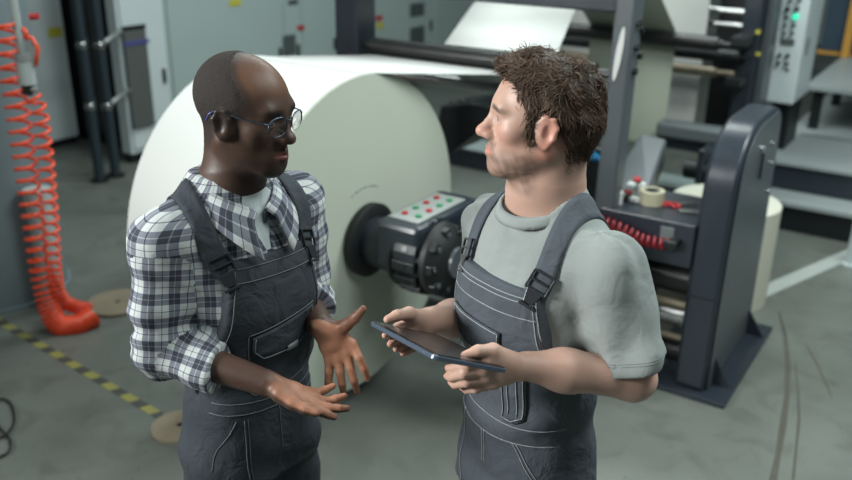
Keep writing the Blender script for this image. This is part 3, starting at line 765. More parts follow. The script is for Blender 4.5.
# ------------------------------------------------------------------ control cabinet
cc = thing('control_cabinet', M(.12, 3.2, .77), 'pale grey control cabinet with two rows of buttons mounted beside the rear frame', 'control cabinet')
MB().mbox((.03, .215), (2.9, 3.45), (.77, 2.05)).build('housing', M_CAB_B, cc, bevel=.012)
def ctl(px, py, r, m, name):
    u_, z_ = onV(px, py, 2.9); MB().cyl(M(u_, 2.899, z_), M(u_, 2.872, z_), r, n=14).build(name, m, cc, 'auto')
for (x_, y_, m_, r_) in ((788, 9, M_DARK, .016), (797, 9, M_DARK, .016), (787, 17, M_DARK, .013), (796, 16.5, M_LAMP_G, .019), (785.5, 25, M_VENT, .013), (794, 25, M_VENT, .013), (784.5, 33, M_VENT, .013), (792.5, 33, M_VENT, .013), (780, 55, M_DARK, .013), (788, 55.5, M_DARK, .013), (778.5, 63, M_DARK, .013), (787, 63.5, M_DARK, .013), (791, 0, M_VENT, .013), (800, 0, M_VENT, .013)):
    ctl(x_, y_, r_, m_, 'indicator_lamp' if m_ is M_LAMP_G else 'button')
a = onV(781, 38, 2.9); b = onV(794, 46, 2.9)
MB().mbox((a[0], b[0]), (2.893, 2.9), (b[1], a[1])).build('display', M_GREYBOARD, cc, bevel=.002)
MB().mbox((.13, .155), (2.892, 2.9), (1.0, 1.02)).build('latch', M_CHROME, cc)
MB().mbox((.216, .222), (3.05, 3.07), (1.1, 1.22)).build('door_handle', M_DARK, cc, bevel=.002)
MB().mbox((.06, .19), (3.0, 3.4), (0, .77)).build('pedestal', M_DARK, cc, bevel=.01)

# ------------------------------------------------------------------ delivery bed at the right
bl = onZ(777, 141, .42)[0]
bd = thing('delivery_bed', M(1.3, 4.0, 0), 'long low grey machine bed with dark front at the right edge', 'machine bed')
MB().mbox((bl, 3.0), (2.70, 7.5), (.385, .42)).build('bed_top', M_BED, bd, bevel=.006)
MB().mbox((bl + .02, 3.0), (2.72, 7.5), (.20, .385)).build('bed_front', M_STEEL, bd, bevel=.004)
MB().mbox((bl - .03, 3.0), (2.44, 2.71), (.175, .215)).build('step', M_BED, bd, bevel=.008)
MB().mbox((bl - .01, 3.0), (2.47, 2.70), (.0, .175)).build('step_riser', M_DARK, bd)
MB().mbox((bl + .1, 3.0), (3.55, 3.57), (.421, .424)).build('seam', M_VENT, bd)
tb = thing('sheet_table', M(1.1, 6.5, 0), 'pale grey table behind the control cabinet at the top right', 'table')
MB().mbox((.14, 2.6), (3.75, 6.2), (.73, .77)).build('table_top', M_BED, tb, bevel=.005)
for u_ in (.20, 1.0, 1.6, 2.4):
    MB().mbox((u_, u_ + .07), (3.80, 3.87), (.42, .73)).build('leg', M_DARK, tb)
    MB().mbox((u_, u_ + .07), (4.85, 4.92), (.42, .73)).build('leg', M_DARK, tb)
    MB().mbox((u_, u_ + .07), (6.05, 6.12), (.42, .73)).build('leg', M_DARK, tb)
a = onV(824, 36, 5.6)
bb = thing('feeder_box', M(a[0] + .5, 5.8, .78), 'dark blue feeder cabinet standing on the table at the top right corner', 'cabinet')
MB().mbox((a[0], a[0] + .55), (5.5, 5.95), (.80, 1.7)).build('housing', M_BLUEBOX, bb, bevel=.01)
MB().mbox((a[0] - .02, a[0] + .57), (5.48, 5.97), (.771, .80)).build('plinth', M_ORANGE, bb)
a2 = onV(848, 20, 5.4)
tag(MB().mbox((a2[0], a2[0] + .07), (5.36, 5.43), (.771, 1.8)).build('orange_post', M_ORANGE, None, bevel=.004), 'orange steel post at the far top right beside the blue cabinet', 'post')
pw = PZ(850, 265, 0)
t = thing('bollard', pw, 'short pale post standing on the floor at the right edge', 'post')
MB().cyl(pw + ZZ * .01, pw + ZZ * .31, .032, n=20).build('post_body', M_CAB_B, t, 'auto'); MB().cyl(pw, pw + ZZ * .012, .05, n=20).build('foot', M_CAB_B, t, 'auto')

# ------------------------------------------------------------------ electrical cabinets along the left
CU = -4.45
def cabinet(v0, v1, z1, label, labs=(), m=M_CAB, deep=.5):
    t = thing('electrical_cabinet', M(CU - .25, (v0 + v1) / 2, 0), label, 'cabinet', None)
    MB().mbox((CU - deep, CU), (v0, v1), (.08, z1)).build('housing', m, t, bevel=.008)
    MB().mbox((CU - deep + .02, CU - .03), (v0 + .01, v1 - .01), (0, .08)).build('plinth', M_DARK, t)
    d = MB().mbox((CU, CU + .018), (v0 + .025, v1 - .025), (.12, z1 - .05)).build('door', m, t, bevel=.006)
    MB().mbox((CU + .018, CU + .04), (v1 - .09, v1 - .065), (.62, .74)).build('handle', M_DARK, d, bevel=.003)
    for (px0, py0, px1, py1, m_, nm) in labs:
        a = onU(px0, py0, CU + .02); b = onU(px1, py1, CU + .02)
        lo, hi = min(a[1], b[1]), max(a[1], b[1]); va, vb = min(a[0], b[0]), max(a[0], b[0])
        MB().mbox((CU + .018, CU + .024), (va, vb), (lo, hi)).build(nm, m_, d)
    return t
cuts = [onU(x, 60, CU)[0] for x in (121, 168, 284, 302, 338, 432, 500, 600)]
cabinet(cuts[0], cuts[1], 2.3, 'narrow pale cabinet at the left end of the cabinet row, beside the grey board', m=M_CAB_B, deep=.12)
cabinet(cuts[1], cuts[2], 2.3, 'wide pale green cabinet directly behind the shaved head', labs=((229, 0, 241, 5, M_LABY, 'warning_label'),))
cabinet(cuts[2], cuts[3], 2.3, 'pale green cabinet with twin vents above the big paper roll', labs=((283, 36, 296, 54, M_VENT, 'vent'), (288, 0, 298, 4, M_VENT, 'vent'), (297, 26, 304, 29, M_RED, 'warning_label')))
cabinet(cuts[3], cuts[4], 2.2, 'plain pale cabinet just left of the left press post', m=M_CAB)
cabinet(cuts[4], cuts[5], 2.3, 'pale cabinet with grey vents seen right of the left press post', labs=((410, 4, 424, 15, M_VENT, 'vent'), (410, 28, 424, 46, M_VENT, 'vent'), (376, 16, 382, 20, M_RED, 'warning_label'), (377, 23, 383, 28, M_LABY, 'warning_label')))
cabinet(cuts[5], cuts[6], 2.3, 'pale cabinet in the back row under the sloping paper web', labs=())
cabinet(cuts[6], cuts[7], 2.3, 'farthest pale cabinet of the back row, behind the curly head')
# clutter on the floor before the cabinets
gb_ = (onU(126, 60, CU + .04)[0], onU(140, 130, CU + .04)[1]); gt_ = (onU(148, 60, CU + .04)[0], onU(132, 28, CU + .04)[1])
bo = thing('notice_board', M(CU + .04, (gb_[0] + gt_[0]) / 2, gb_[1]), 'tall grey board with blue strip fixed to the pale cabinet at left', 'board')
MB().mbox((CU + .022, CU + .05), (gb_[0], gt_[0]), (max(gb_[1], .3), gt_[1])).build('panel', M_GREYBOARD, bo, bevel=.004)
MB().mbox((CU + .045, CU + .056), (gb_[0] - .01, gt_[0] + .02), (gt_[1] - .13, gt_[1] - .10)).build('blue_strip', mat('blue_strip_paint', (.07, .07, .25), .5), bo)
MB().mbox((CU + .045, CU + .056), (gb_[0] - .01, gt_[0]), (gt_[1] - .01, gt_[1] + .02)).build('top_rail', M_DARK, bo)
dk = thing('dark_machine', M(-5.2, 1.9, 0), 'black machine cabinet in the gap between the two pale cabinets at left', 'machine')
MB().mbox((-5.95, -4.97), (1.13, 2.3), (.10, 2.0)).build('housing', M_DARK, dk, bevel=.01)
MB().mbox((-5.9, -5.0), (1.17, 2.25), (0, .10)).build('plinth', M_BLACK, dk)
MB().mbox((-5.95, -4.97), (1.15, 2.3), (2.01, 2.1)).build('top_panel', M_CAB, dk, bevel=.01)
w0 = PZ(60, 143, 0); w1 = PZ(80, 142, 0)
cb_ = thing('steel_cabinet', M(-5.7, .8, 0), 'tall pale cabinet with a yellow label beside the orange coiled hose', 'cabinet')
un = onZ(80, 142, 0)
MB().mbox((un[0] - .55, un[0]), (un[1] - .5, un[1]), (.06, 2.3)).build('housing', M_CAB_B, cb_, bevel=.01)
MB().mbox((un[0] - .53, un[0] - .02), (un[1] - .48, un[1] - .02), (0, .06)).build('plinth', M_DARK, cb_)
a = onU(49, 28, un[0]); b = onU(62, 36, un[0]); a = (onU(47, 28, un[0])[0], a[1])
MB().mbox((un[0], un[0] + .008), (a[0], min(b[0], un[1] - .02)), (b[1], a[1])).build('yellow_label', M_LABY, cb_)
for z_ in (.55, 1.2):
    MB().mbox((un[0] - .56, un[0] - .50), (un[1] - .53, un[1] - .47), (z_, z_ + .08)).build('hinge', M_DARK, cb_)
def rack_post(px, py, ptop, label):
    f_ = PZ(px, py, 0); t = thing('stand_post', f_, label, 'post')
    MB().cyl(f_ + ZZ * .012, f_ + ZZ * 2.1, .038, n=16).build('tube', mat('dark_blue_grey_tube', (.020, .032, .042), .4), t, 'auto')
    MB().cyl(f_, f_ + ZZ * .014, .07, n=20).build('foot', M_DARK, t, 'auto')
    for z_ in (P(px - 7, 106, f_[1])[2], P(px - 14, 45, f_[1])[2]):
        MB().sphere(f_ + ZZ * z_, (.045, .045, .05), None, 12, 8).build('clamp', M_CHROME, t, True)
        MB().cyl(f_ + ZZ * z_, f_ + ZZ * (z_ + .03) + AX * .0 + np.array([.0, .06, 0]), .022, n=12).build('clamp_arm', M_SILVER, t, 'auto')
    return f_
fA = rack_post(100, 181, 0, 'dark steel post with chrome clamps, left of the pair by the cabinets')
fB = rack_post(116, 176, 0, 'dark steel post with chrome clamps, right of the pair by the cabinets')
for z_, nm in ((P(112, 106, fB[1])[2], 'lower'), (P(105, 45, fB[1])[2], 'upper')):
    e_ = M(CU + .03, cuts[0] + .02, z_ + .06)
    tag(MB().tube([fB + np.array([.0, .05, z_]), fB * .5 + e_ * .5 + ZZ * (z_ * .5 + .0), e_], .02, 10).build('clamp_rod', M_SILVER, None, True), f'{nm} pale clamp rod joining the right dark post to the cabinet', 'rod')

# ------------------------------------------------------------------ pillar and orange hose at the left edge
pc = PZ(60, 292, 0) + np.array([-.36, .05, 0])
t = thing('pillar', pc, 'blue grey round pillar at the left edge behind the orange hose', 'pillar')
MB().cyl(pc, pc + ZZ * 3.2, .36, n=48).build('shaft', M_PILLAR, t, 'auto'); MB().cyl(pc, pc + ZZ * .02, .38, n=48).build('base_ring', M_PILLAR, t, 'auto')
dp_ = PZ(55, 305, 0)
t = thing('down_pipe', dp_, 'pale plastic pipe standing beside the pillar behind the orange coil', 'pipe')
MB().cyl(dp_ + ZZ * .005, dp_ + ZZ * .62, .062, n=28).build('pipe', M_PIPE, t, 'auto'); MB().cyl(dp_ + ZZ * .60, dp_ + ZZ * .66, .068, n=28).build('collar', M_PIPE, t, 'auto')
MB().cyl(dp_, dp_ + ZZ * .012, .075, n=28).build('foot', M_PIPE, t, 'auto')
HY = 3.88
al = thing('air_line', P(25, 95, HY), 'pale air line with valve and fittings hanging in front of the pillar', 'air line')
MB().tube([P(9, -40, HY), P(13, 0, HY), P(19, 35, HY), P(24, 62, HY)], .019, 12).build('hose', M_PIPE, al, True)
MB().cyl(P(24, 58, HY), P(28, 84, HY), .038, n=20).build('filter_bowl', M_PIPE, al, 'auto')
MB().cyl(P(23.5, 54, HY), P(24.5, 60, HY), .042, n=20).build('bowl_ring', M_SILVER, al, 'auto')
MB().cyl(P(28, 84, HY), P(27, 94, HY), .026, n=14).build('fitting', M_DARK, al, 'auto')
MB().cyl(P(28, 88, HY), P(38, 90, HY), .016, n=12).build('fitting', M_SILVER, al, 'auto')
MB().cyl(P(30, 40, HY), P(33, 66, HY), .012, n=10).build('side_tube', M_SILVER, al, 'auto')
MB().tube([P(22, 28, HY), P(26, 32, HY), P(27, 40, HY)], .010, 8).build('red_lead', M_HOSE, al, True)
MB().cyl(P(30, 17, HY), P(38, 16, HY), .014, n=10).build('red_knob', M_RED, al, 'auto')
gh = lambda x, y, r_: PZ(x, y, r_)
hp = [P(5, 22, HY), P(8, 60, HY), P(16, 100, HY), P(25, 160, HY), P(34, 225, HY), P(41, 275, HY), P(47, 300, 3.86), P(52, 318, 3.84), P(62, 328, 3.84), P(80, 325, 3.86), P(94, 316, 3.92)]
hose = thing('coiled_air_hose', P(60, 330, HY), 'long bright orange coiled air hose hanging by the pillar and looping at the floor', 'air hose')
c1 = helix(hp, .048, 50, 16, stretch=lambda x: .55 + 2.6 * sst(np.array(x), .35, .80))
MB().tube([c1[0] + ZZ * .05, c1[0]] + c1, .0085, 7).build('coil', M_HOSE, hose, True)
hp2 = [P(34, 96, HY), P(40, 112, HY), P(46, 160, HY), P(51, 220, HY), P(54, 270, HY), P(57, 292, 3.89), P(64, 303, 3.92), P(78, 308, 3.95), P(90, 310, 3.97)]
c2 = helix(hp2, .032, 30, 16, stretch=lambda x: .7 + 1.2 * sst(np.array(x), .4, .9))
MB().tube(c2, .0080, 7).build('coil', M_HOSE, hose, True)
MB().tube([P(24, 36, HY), P(32, 38, HY), P(38, 48, HY), P(36, 66, HY)], .009, 8).build('hose_tail', M_HOSE, hose, True)

# ------------------------------------------------------------------ on the floor
def strip(name, label, cat, pts, w, m, h=.003, kind=None):
    V = []; uv = []; L_ = 0; pts = [np.array(p) for p in pts]
    for i, p in enumerate(pts):
        a = pts[min(i + 1, len(pts) - 1)] - pts[max(i - 1, 0)]; a[2] = 0; a /= np.linalg.norm(a); s_ = np.array([-a[1], a[0], 0]); ww = w[i] if hasattr(w, '__len__') else w
        if i: L_ += np.linalg.norm(pts[i] - pts[i - 1])
        V += [p + s_ * ww / 2 + ZZ * h, p - s_ * ww / 2 + ZZ * h]; uv += [(L_, 0), (L_, .08)]
    n = len(pts); k = len(V); V += [v - ZZ * (h - .0002) for v in V]
    F = [(2 * i + 1, 2 * i + 3, 2 * i + 2, 2 * i) for i in range(n - 1)] + [(2 * i, 2 * i + 2, k + 2 * i + 2, k + 2 * i) for i in range(n - 1)] + [(2 * i + 3, 2 * i + 1, k + 2 * i + 1, k + 2 * i + 3) for i in range(n - 1)]
    uv2 = uv + uv
    o = obj(name, V, F, m, None, False, uv=[uv2[j] for f in F for j in f])
    if kind: o['kind'] = kind
    else: tag(o, label, cat)
    return o
A_, B_ = PZ(-60, 286, 0), PZ(160, 416, 0)
strip('hazard_tape', 'yellow and black striped hazard tape stuck on the floor at lower left', 'floor tape', [A_ + (B_ - A_) * t for t in np.linspace(0, 1, 10)], .044, M_HAZ, .002)
strip('trim_1', '', '', [PZ(700, 322, 0), PZ(765, 291, 0), PZ(845, 256, 0), PZ(900, 232, 0)], .10, M_LINE, .0015, 'structure')
rnd = random.Random(4)
strip('tyre_mark', 'long brown tyre mark on the floor at right, nearer the stand', 'floor mark', [PZ(x, y, 0) for x, y in ((779, 312), (785, 335), (788, 365), (787, 395), (783, 425), (778, 455), (772, 485))], [.010, .020, .026, .022, .028, .022, .030], M_TRACK, .001)
strip('tyre_mark', 'thin brown tyre mark on the floor right beside the longer one', 'floor mark', [PZ(x, y, 0) for x, y in ((795, 362), (798, 390), (799, 420), (796, 450), (793, 480))], [.004, .010, .012, .010, .012], M_TRACK, .001)
strip('tyre_mark', 'short slanting scuff on the floor at the far right', 'floor mark', [PZ(x, y, 0) for x, y in ((806, 345), (816, 362), (826, 384), (832, 398))], [.005, .014, .010, .004], M_TRACK, .001)
def disc(px, py, r, label):
    c = PZ(px, py, 0); t = thing('wooden_disc', c, label, 'wooden disc')
    MB().lathe(c, ZZ, [(0, r), (.014, r), (.016, r - .002)], 48).build('disc', M_WOOD, t, 'auto')
    MB().cyl(c + ZZ * .0155, c + ZZ * .018, .012, n=16).build('centre_hole', M_DARK, t)
disc(118, 304, .165, 'round plywood disc on the floor beside the orange hose loop')
disc(180, 428, .115, 'round plywood disc on the floor at the end of the hazard tape')
cp = [PZ(x, y, .010) for x, y in ((-30, 462), (-8, 442), (6, 434), (14, 422), (12, 406), (4, 399), (-6, 402), (-10, 414), (0, 428), (10, 440), (8, 452), (-10, 458), (-40, 450))]
cs = []
for i in range(len(cp) - 1):
    p0, p1, p2, p3 = cp[max(i - 1, 0)], cp[i], cp[i + 1], cp[min(i + 2, len(cp) - 1)]
    for k in range(8):
        t_ = k / 8; cs.append(.5 * (2 * p1 + (p2 - p0) * t_ + (2 * p0 - 5 * p1 + 4 * p2 - p3) * t_ ** 2 + (3 * p1 - p0 - 3 * p2 + p3) * t_ ** 3))
tag(MB().tube(cs, .0050, 8).build('cable', M_BLACK, None, True), 'looped black cable lying on the floor at the lower left edge', 'cable')
# ------------------------------------------------------------------ people
def head_frame(C, fwd, roll=0.0):
    f = np.asarray(fwd, float); f /= np.linalg.norm(f)
    r = np.cross(f, ZZ); r /= np.linalg.norm(r); u = np.cross(r, f)
    if roll: R_ = rodr(f, roll); r = R_ @ r; u = R_ @ u
    return np.stack([r, f, u], 1), np.asarray(C, float)
def add_head(S, R, C, o):
    T = lambda x, y, z: C + R @ np.array([x, y, z])
    w = o.get('w', 1.0)
    S.ell(T(0, -.014, .034), (.0745 * w, .094, .084), R, k=0.02)
    S.ell(T(0, .018, .018), (.066 * w, .070, .074), R, k=.03)
    S.ell(T(0, .026, -.045), (.055 * w, .056, .064), R, k=.03)
    for s in (-1, 1):
        S.cap(T(s * .054 * w, -.010, -.046), T(s * .024, .060, -.094), .017, .016, k=.03)
        S.ell(T(s * .044 * w, .056, -.018), (.021, .020, .019), R, k=.024)
    S.ell(T(0, .070, -.098 - o.get('chin', 0)), (.022, .017, .018), R, k=.024)
    S.cap(T(-.035, .0775, .020), T(.035, .0775, .020), .0125, .0125, k=.02)
    nl, nw = o.get('nose', .112), o.get('nosew', .0125)
    S.cap(T(0, .084, .010), T(0, nl - .005, -.029), .0085, .0110, k=.013)
    S.ell(T(0, nl, -.034), (.0125, .0125, .0110), R, k=.009)
    for s in (-1, 1):
        S.ell(T(s * nw, nl - .014, -.038), (.0085, .0115, .0085), R, k=.008)
        S.ell(T(s * nw * .72, nl - .007, -.0490), (.0036, .0056, .0042), R, k=.004, mode='s')
    S.ell(T(0, .066, -.068), (.030, .024, .026), R, k=.02)
    lp = o.get('lip', 1.0)
    for s in (-1, 1):
        S.cap(T(0, .0905, -.0625), T(s * .021, .0795, -.0665), .0050 * lp, .0032, k=.007)
        S.cap(T(0, .0895, -.0735), T(s * .020, .0790, -.0685), .0060 * lp, .0034, k=.007)
        S.cap(T(0, .098, -.0675), T(s * .023, .0850, -.0672), .0022, .0014, k=.003, mode='s')
    for s in (-1, 1):
        S.ell(T(s * .031, .100, .000), (.020, .017, .0125), R, k=.014, mode='s')
        S.ell(T(s * .0310, .0715, .000), (.0150, .0145, .0138), R, k=.006)
        S.ell(T(s * .0315, .0875, -.0012), (.0132, .0110, .0048 * o.get('open', 1.0)), R, k=.003, mode='s')
        # ears
        tl = rodr(ZZ, s * 0.26); Re = R @ tl
        e = lambda y, z, x=0: T(s * (.0740 * w + x), o.get('eary', -.012), -.006) + Re @ np.array([0, y, z])
        S.ell(e(0, 0, .003), (.0095, .0205, .0325), Re, k=.008); S.cap(e(.004, .012, -.010), e(.004, -.012, -.008), .012, .012, k=.006)
        pts = [e(.010, -.004, .004), e(.016, .014, .006), e(.006, .028, .007), e(-.010, .026, .008), e(-.018, .010, .008), e(-.014, -.010, .007), e(-.004, -.026, .005)]
        S.chain(pts, [.0030, .0036, .0038, .0040, .0040, .0040, .0055], k=.004)
        S.ell(e(-.001, .001, .0140), (.0080, .0095, .0170), Re, k=.004, mode='s')
        S.cap(e(.011, -.006, .006), e(.011, .000, .006), .0042, .0038, k=.004)
def add_hand(S, wrist, fore, mcps, fingers, thumb, r=1.0):
    for i, m in enumerate(mcps):
        b = np.asarray(wrist) * (0.80) + np.asarray(m) * 0.20
        S.cap(b, m, .0155 * r, .0118 * r, k=.014)
    for i in range(len(mcps) - 1):
        S.cap((np.asarray(mcps[i]) * .6 + wrist * .4), (np.asarray(mcps[i + 1]) * .6 + wrist * .4), .0125 * r, .0125 * r, k=.012)
    for m, fg in zip(mcps, fingers):
        S.chain([m] + list(fg), [.0108 * r, .0094 * r, .0084 * r, .0070 * r], k=.0032, k0=.007)
    S.chain(thumb, [.0185 * r, .0135 * r, .0108 * r, .0085 * r], k=.006, k0=.016)
TZ = [.80, .88, .96, 1.06, 1.16, 1.27, 1.36, 1.43, 1.47, 1.50, 1.54]
TRX = [.120, .132, .131, .123, .129, .146, .150, .128, .092, .066, .050]
TRY = [.092, .102, .100, .094, .099, .112, .108, .084, .068, .058, .050]
TCY = [-.005, -.01, -.008, .0, .004, .006, .0, -.010, -.014, -.016, -.014]
def slim(fig): return [x * (1 - (1 - fig.slim) * (1 - float(sst(np.array(z), 1.06, 1.25)))) for x, z in zip(TRX, TZ)]
def add_torso(S, fig, g, k=0.03, sh=(0.160, 1.425), top=1.53, chest=0.0):
    ry = [a + (chest if 1.1 < z < 1.4 else 0) for a, z in zip(TRY, TZ)]
    S.func(loft(fig, TZ, slim(fig), ry, TCY, grow=g, z0=.87, z1=top), k=k)
    for s in (-1, 1):
        S.cap(fig.w(s * .04, -.022, 1.462), fig.w(s * (sh[0] - .025), -.012, sh[1] - .010), .040 + g, .040 + g, k=.06)
def add_legs(S, fig, g=0.0, zb=.05, k=.03):
    for s in (-1, 1):
        S.cap(fig.w(s * .070, -.005, .86), fig.w(s * .085, .015, .48), .076 + g, .060 + g * 1.3, k=k)
        S.cap(fig.w(s * .085, .015, .48), fig.w(s * .095, -.015, max(zb, .09)), .058 + g * 1.3, (.045 + g * 1.6), k=k)
def drop_below(S, zc): S.func(lambda Q: zc - Q[:, 2], k=.004, mode='i')
def make_shoes(fig, parent, m):
    for s in (-1, 1):
        S = SDF()
        S.ell(fig.w(s * .105, .075, .045), (.050, .115, .045), fig.R, k=.02)
        S.ell(fig.w(s * .105, -.035, .055), (.042, .065, .060), fig.R, k=.03)
        S.cap(fig.w(s * .105, -.02, .06), fig.w(s * .105, -.015, .13), .048, .050, k=.03)
        S.func(lambda Q: .004 - Q[:, 2], k=.006, mode='i')
        c = fig.w(s * .105, .03, .07)
        V, F = S.mesh(c - .22, c + .22, .006); obj('work_shoe', V, F, m, parent)
def patch_strip(bvh, fig, pts, width, off=.003):
    """strip lying on a garment: pts = [(origin, direction)] rays; returns hit points offset outward"""
    out = []
    for o, d in pts:
        h, n, i, _ = bvh.ray_cast(Vector(o), Vector(d))
        out.append(None if h is None else np.array(h) - np.asarray(d) * off)
    return out
def make_bvh(V, F): return BVHTree.FromPolygons([tuple(v) for v in V], [tuple(int(i) for i in f) for f in F])
def front_hit(bvh, fig, x, z, off=.002, back=False):
    d = fig.f * (1 if back else -1); o = fig.w(x, -.6 if back else .6, z)
    h, n, i, _ = bvh.ray_cast(Vector(o), Vector(d))
    return None if h is None else np.array(h) - d * off
def stitch(bvh, fig, path, m, parent, name='stitching', r=.0011, off=.0008, step=.008, back=False):
    mb = MB(); pts = []
    for (x0, z0), (x1, z1) in zip(path[:-1], path[1:]):
        n = max(1, int(math.hypot(x1 - x0, z1 - z0) / step))
        for i in range(n): pts.append((x0 + (x1 - x0) * i / n, z0 + (z1 - z0) * i / n))
    pts.append(path[-1])
    hits = [front_hit(bvh, fig, x, z, off, back) for x, z in pts]; hits = [h for h in hits if h is not None]
    if len(hits) > 2: mb.tube(hits, r, 5); return mb.build(name, m, parent, True)
def panel(bvh, fig, outline, m, parent, name, off=.003, thick=.003, n=14, m2=10):
    """cloth panel (pocket, flap) lying on the front: outline(s,t)->(x,z), s,t in 0..1"""
    V = []; 
    for j in range(m2 + 1):
        for i in range(n + 1):
            x, z = outline(i / n, j / m2); h = front_hit(bvh, fig, x, z, off)
            V.append(h if h is not None else fig.w(x, .1, z))
    F = [(j * (n + 1) + i, j * (n + 1) + i + 1, (j + 1) * (n + 1) + i + 1, (j + 1) * (n + 1) + i) for j in range(m2) for i in range(n)]
    return obj(name, V, F, m, parent, solid=thick)
def quad_outline(p00, p10, p11, p01, sag=0.0):
    def fn(s, t):
        x = (1 - s) * (1 - t) * p00[0] + s * (1 - t) * p10[0] + s * t * p11[0] + (1 - s) * t * p01[0]
        z = (1 - s) * (1 - t) * p00[1] + s * (1 - t) * p10[1] + s * t * p11[1] + (1 - s) * t * p01[1]
        return x, z - sag * 4 * s * (1 - s) * t
    return fn
def strap(bvh, fig, xs, als, m, parent, w=.036, off=.004, cz=1.30, name='strap'):
    """shoulder strap: als angles (deg) over the shoulder in the y,z plane, xs the sideways place at each"""
    tt = np.linspace(0, 1, 40); t0 = np.linspace(0, 1, len(als)); xs = np.interp(tt, t0, xs); als = np.interp(tt, t0, als)
    V = []; n = len(als); nc = 5
    for x, a in zip(xs, als):
        a = math.radians(a); d = math.cos(a) * fig.f + math.sin(a) * ZZ
        for k in range(nc):
            xx = x + (k / (nc - 1) - .5) * w
            o = fig.w(xx, 0, cz) + d * .6
            h, nn, i, _ = bvh.ray_cast(Vector(o), Vector(-d))
            V.append((np.array(h) if h is not None else fig.w(xx, 0, cz) + d * .12) + d * off)
    V = np.array(V).reshape(n, nc, 3)
    for _ in range(4):
        V[1:-1] = V[1:-1] * .5 + (V[:-2] + V[2:]) * .25
    F = [(j * nc + k, j * nc + k + 1, (j + 1) * nc + k + 1, (j + 1) * nc + k) for j in range(n - 1) for k in range(nc - 1)]
    o = obj(name, V.reshape(-1, 3), F, m, parent, solid=.005)
    return o, V
def buckle(V, j, m, parent, m_web, scale=1.0):
    """clip buckle with frame lying on strap row j"""
    c = V[j, 2]; x = V[j, 4] - V[j, 0]; x /= np.linalg.norm(x); y = V[j + 1, 2] - V[j - 1, 2]; y /= np.linalg.norm(y)
    z = np.cross(x, y); z /= np.linalg.norm(z)
    if z @ (c - CP) > 0: z = -z; 
    R = np.stack([x, np.cross(z, x), z], 1)
    b = MB(); q = lambda a, e, h: c + R @ np.array([a, e, h]) * scale
    for a in (-.022, .022): b.box(q(a, 0, .007), np.array((.004, .036, .005)) * scale, R)
    for e in (-.018, 0.0, .018): b.box(q(0, e, .007), np.array((.046, .004, .005)) * scale, R)
    o = b.build('buckle', m, parent, bevel=.001)
    b2 = MB(); dn = 1 if (R[:, 1] @ y) * 1 > 0 else -1
    s_ = -1 if R[2, 1] > 0 else 1
    b2.prism([q(-.017, s_ * .018, .004), q(.017, s_ * .018, .004), q(.010, s_ * .045, .004), q(-.010, s_ * .045, .004)], R[:, 2] * .006)
    b2.box(q(0, s_ * .050, .007), np.array((.036, .006, .006)) * scale, R)
    b2.build('clip', m, o, bevel=.001)
    return o
def locks(mb_pts, n, rs, hullV, hullN, R, C, length, curl, rad, flow):
    V = []; F = []; tint = []
    rnd = np.random.RandomState(rs)
    pick = rnd.choice(len(hullV), n, replace=False)
    for p in pick:
        root = hullV[p]; nn = hullN[p]; loc = (root - C) @ R
        g = R @ flow(loc, rnd); g = g - nn * (g @ nn) * .75; g /= np.linalg.norm(g) + 1e-9
        sd = np.cross(nn, g); L_ = length * (.55 + .8 * rnd.rand()); ph = rnd.rand() * 6.28; cf = 5 + 4 * rnd.rand(); ca = curl * (.5 + rnd.rand())
        lift = .03 + .20 * rnd.rand(); base = .35 + 1.0 * rnd.rand()**1.5; k0 = len(V); seg = 7; rr = rad * (.6 + .8 * rnd.rand())
        pts = []
        for i in range(seg):
            t = i / (seg - 1)
            pts.append(root - nn * .004 + g * (L_ * t) + nn * (L_ * lift * math.sin(t * 2.6) + .002) + sd * ca * math.sin(ph + cf * t) + nn * ca * .7 * math.cos(ph + cf * t) - nn * L_ * .25 * t * t)
        e = sd.copy()
        for i in range(seg):
            a = pts[min(i + 1, seg - 1)] - pts[max(i - 1, 0)]; a /= np.linalg.norm(a) + 1e-9
            e = e - a * (e @ a); e /= np.linalg.norm(e) + 1e-9; f = np.cross(a, e); r_ = rr * (1 - (i / (seg - 1)) ** 2 * .85)
            for k in range(4):
                w_ = k * math.pi / 2; V.append(pts[i] + r_ * (math.cos(w_) * e + .6 * math.sin(w_) * f)); tint.append(base)
        for i in range(seg - 1):
            for k in range(4): F.append((k0 + i * 4 + k, k0 + i * 4 + (k + 1) % 4, k0 + i * 4 + 4 + (k + 1) % 4, k0 + i * 4 + 4 + k))
    return np.array(V), np.array(F), np.array(tint)
def blend(c, col, w): return c * (1 - w[:, None]) + np.asarray(col) * w[:, None]
def eye(R, C, s, look, parent, iris):
    c = C + R @ np.array([s * .0310, .0715, 0]); r = .0128
    lk = np.asarray(look, float); lk = R @ (lk / np.linalg.norm(lk))
    S = MB().sphere(c, r, head_frame(c, lk)[0], 28, 20)
    V = np.array(S.V); ca = ((V - c) / r) @ lk
    t = np.tile(np.array([.40, .37, .35]), (len(V), 1)); t = blend(t, iris, sst(ca, .86, .90)); t = blend(t, (.008, .008, .008), sst(ca, .955, .97))
    return obj('eye', V, S.F, M_EYE, parent, True, tint=t)

RES_BODY = .0028
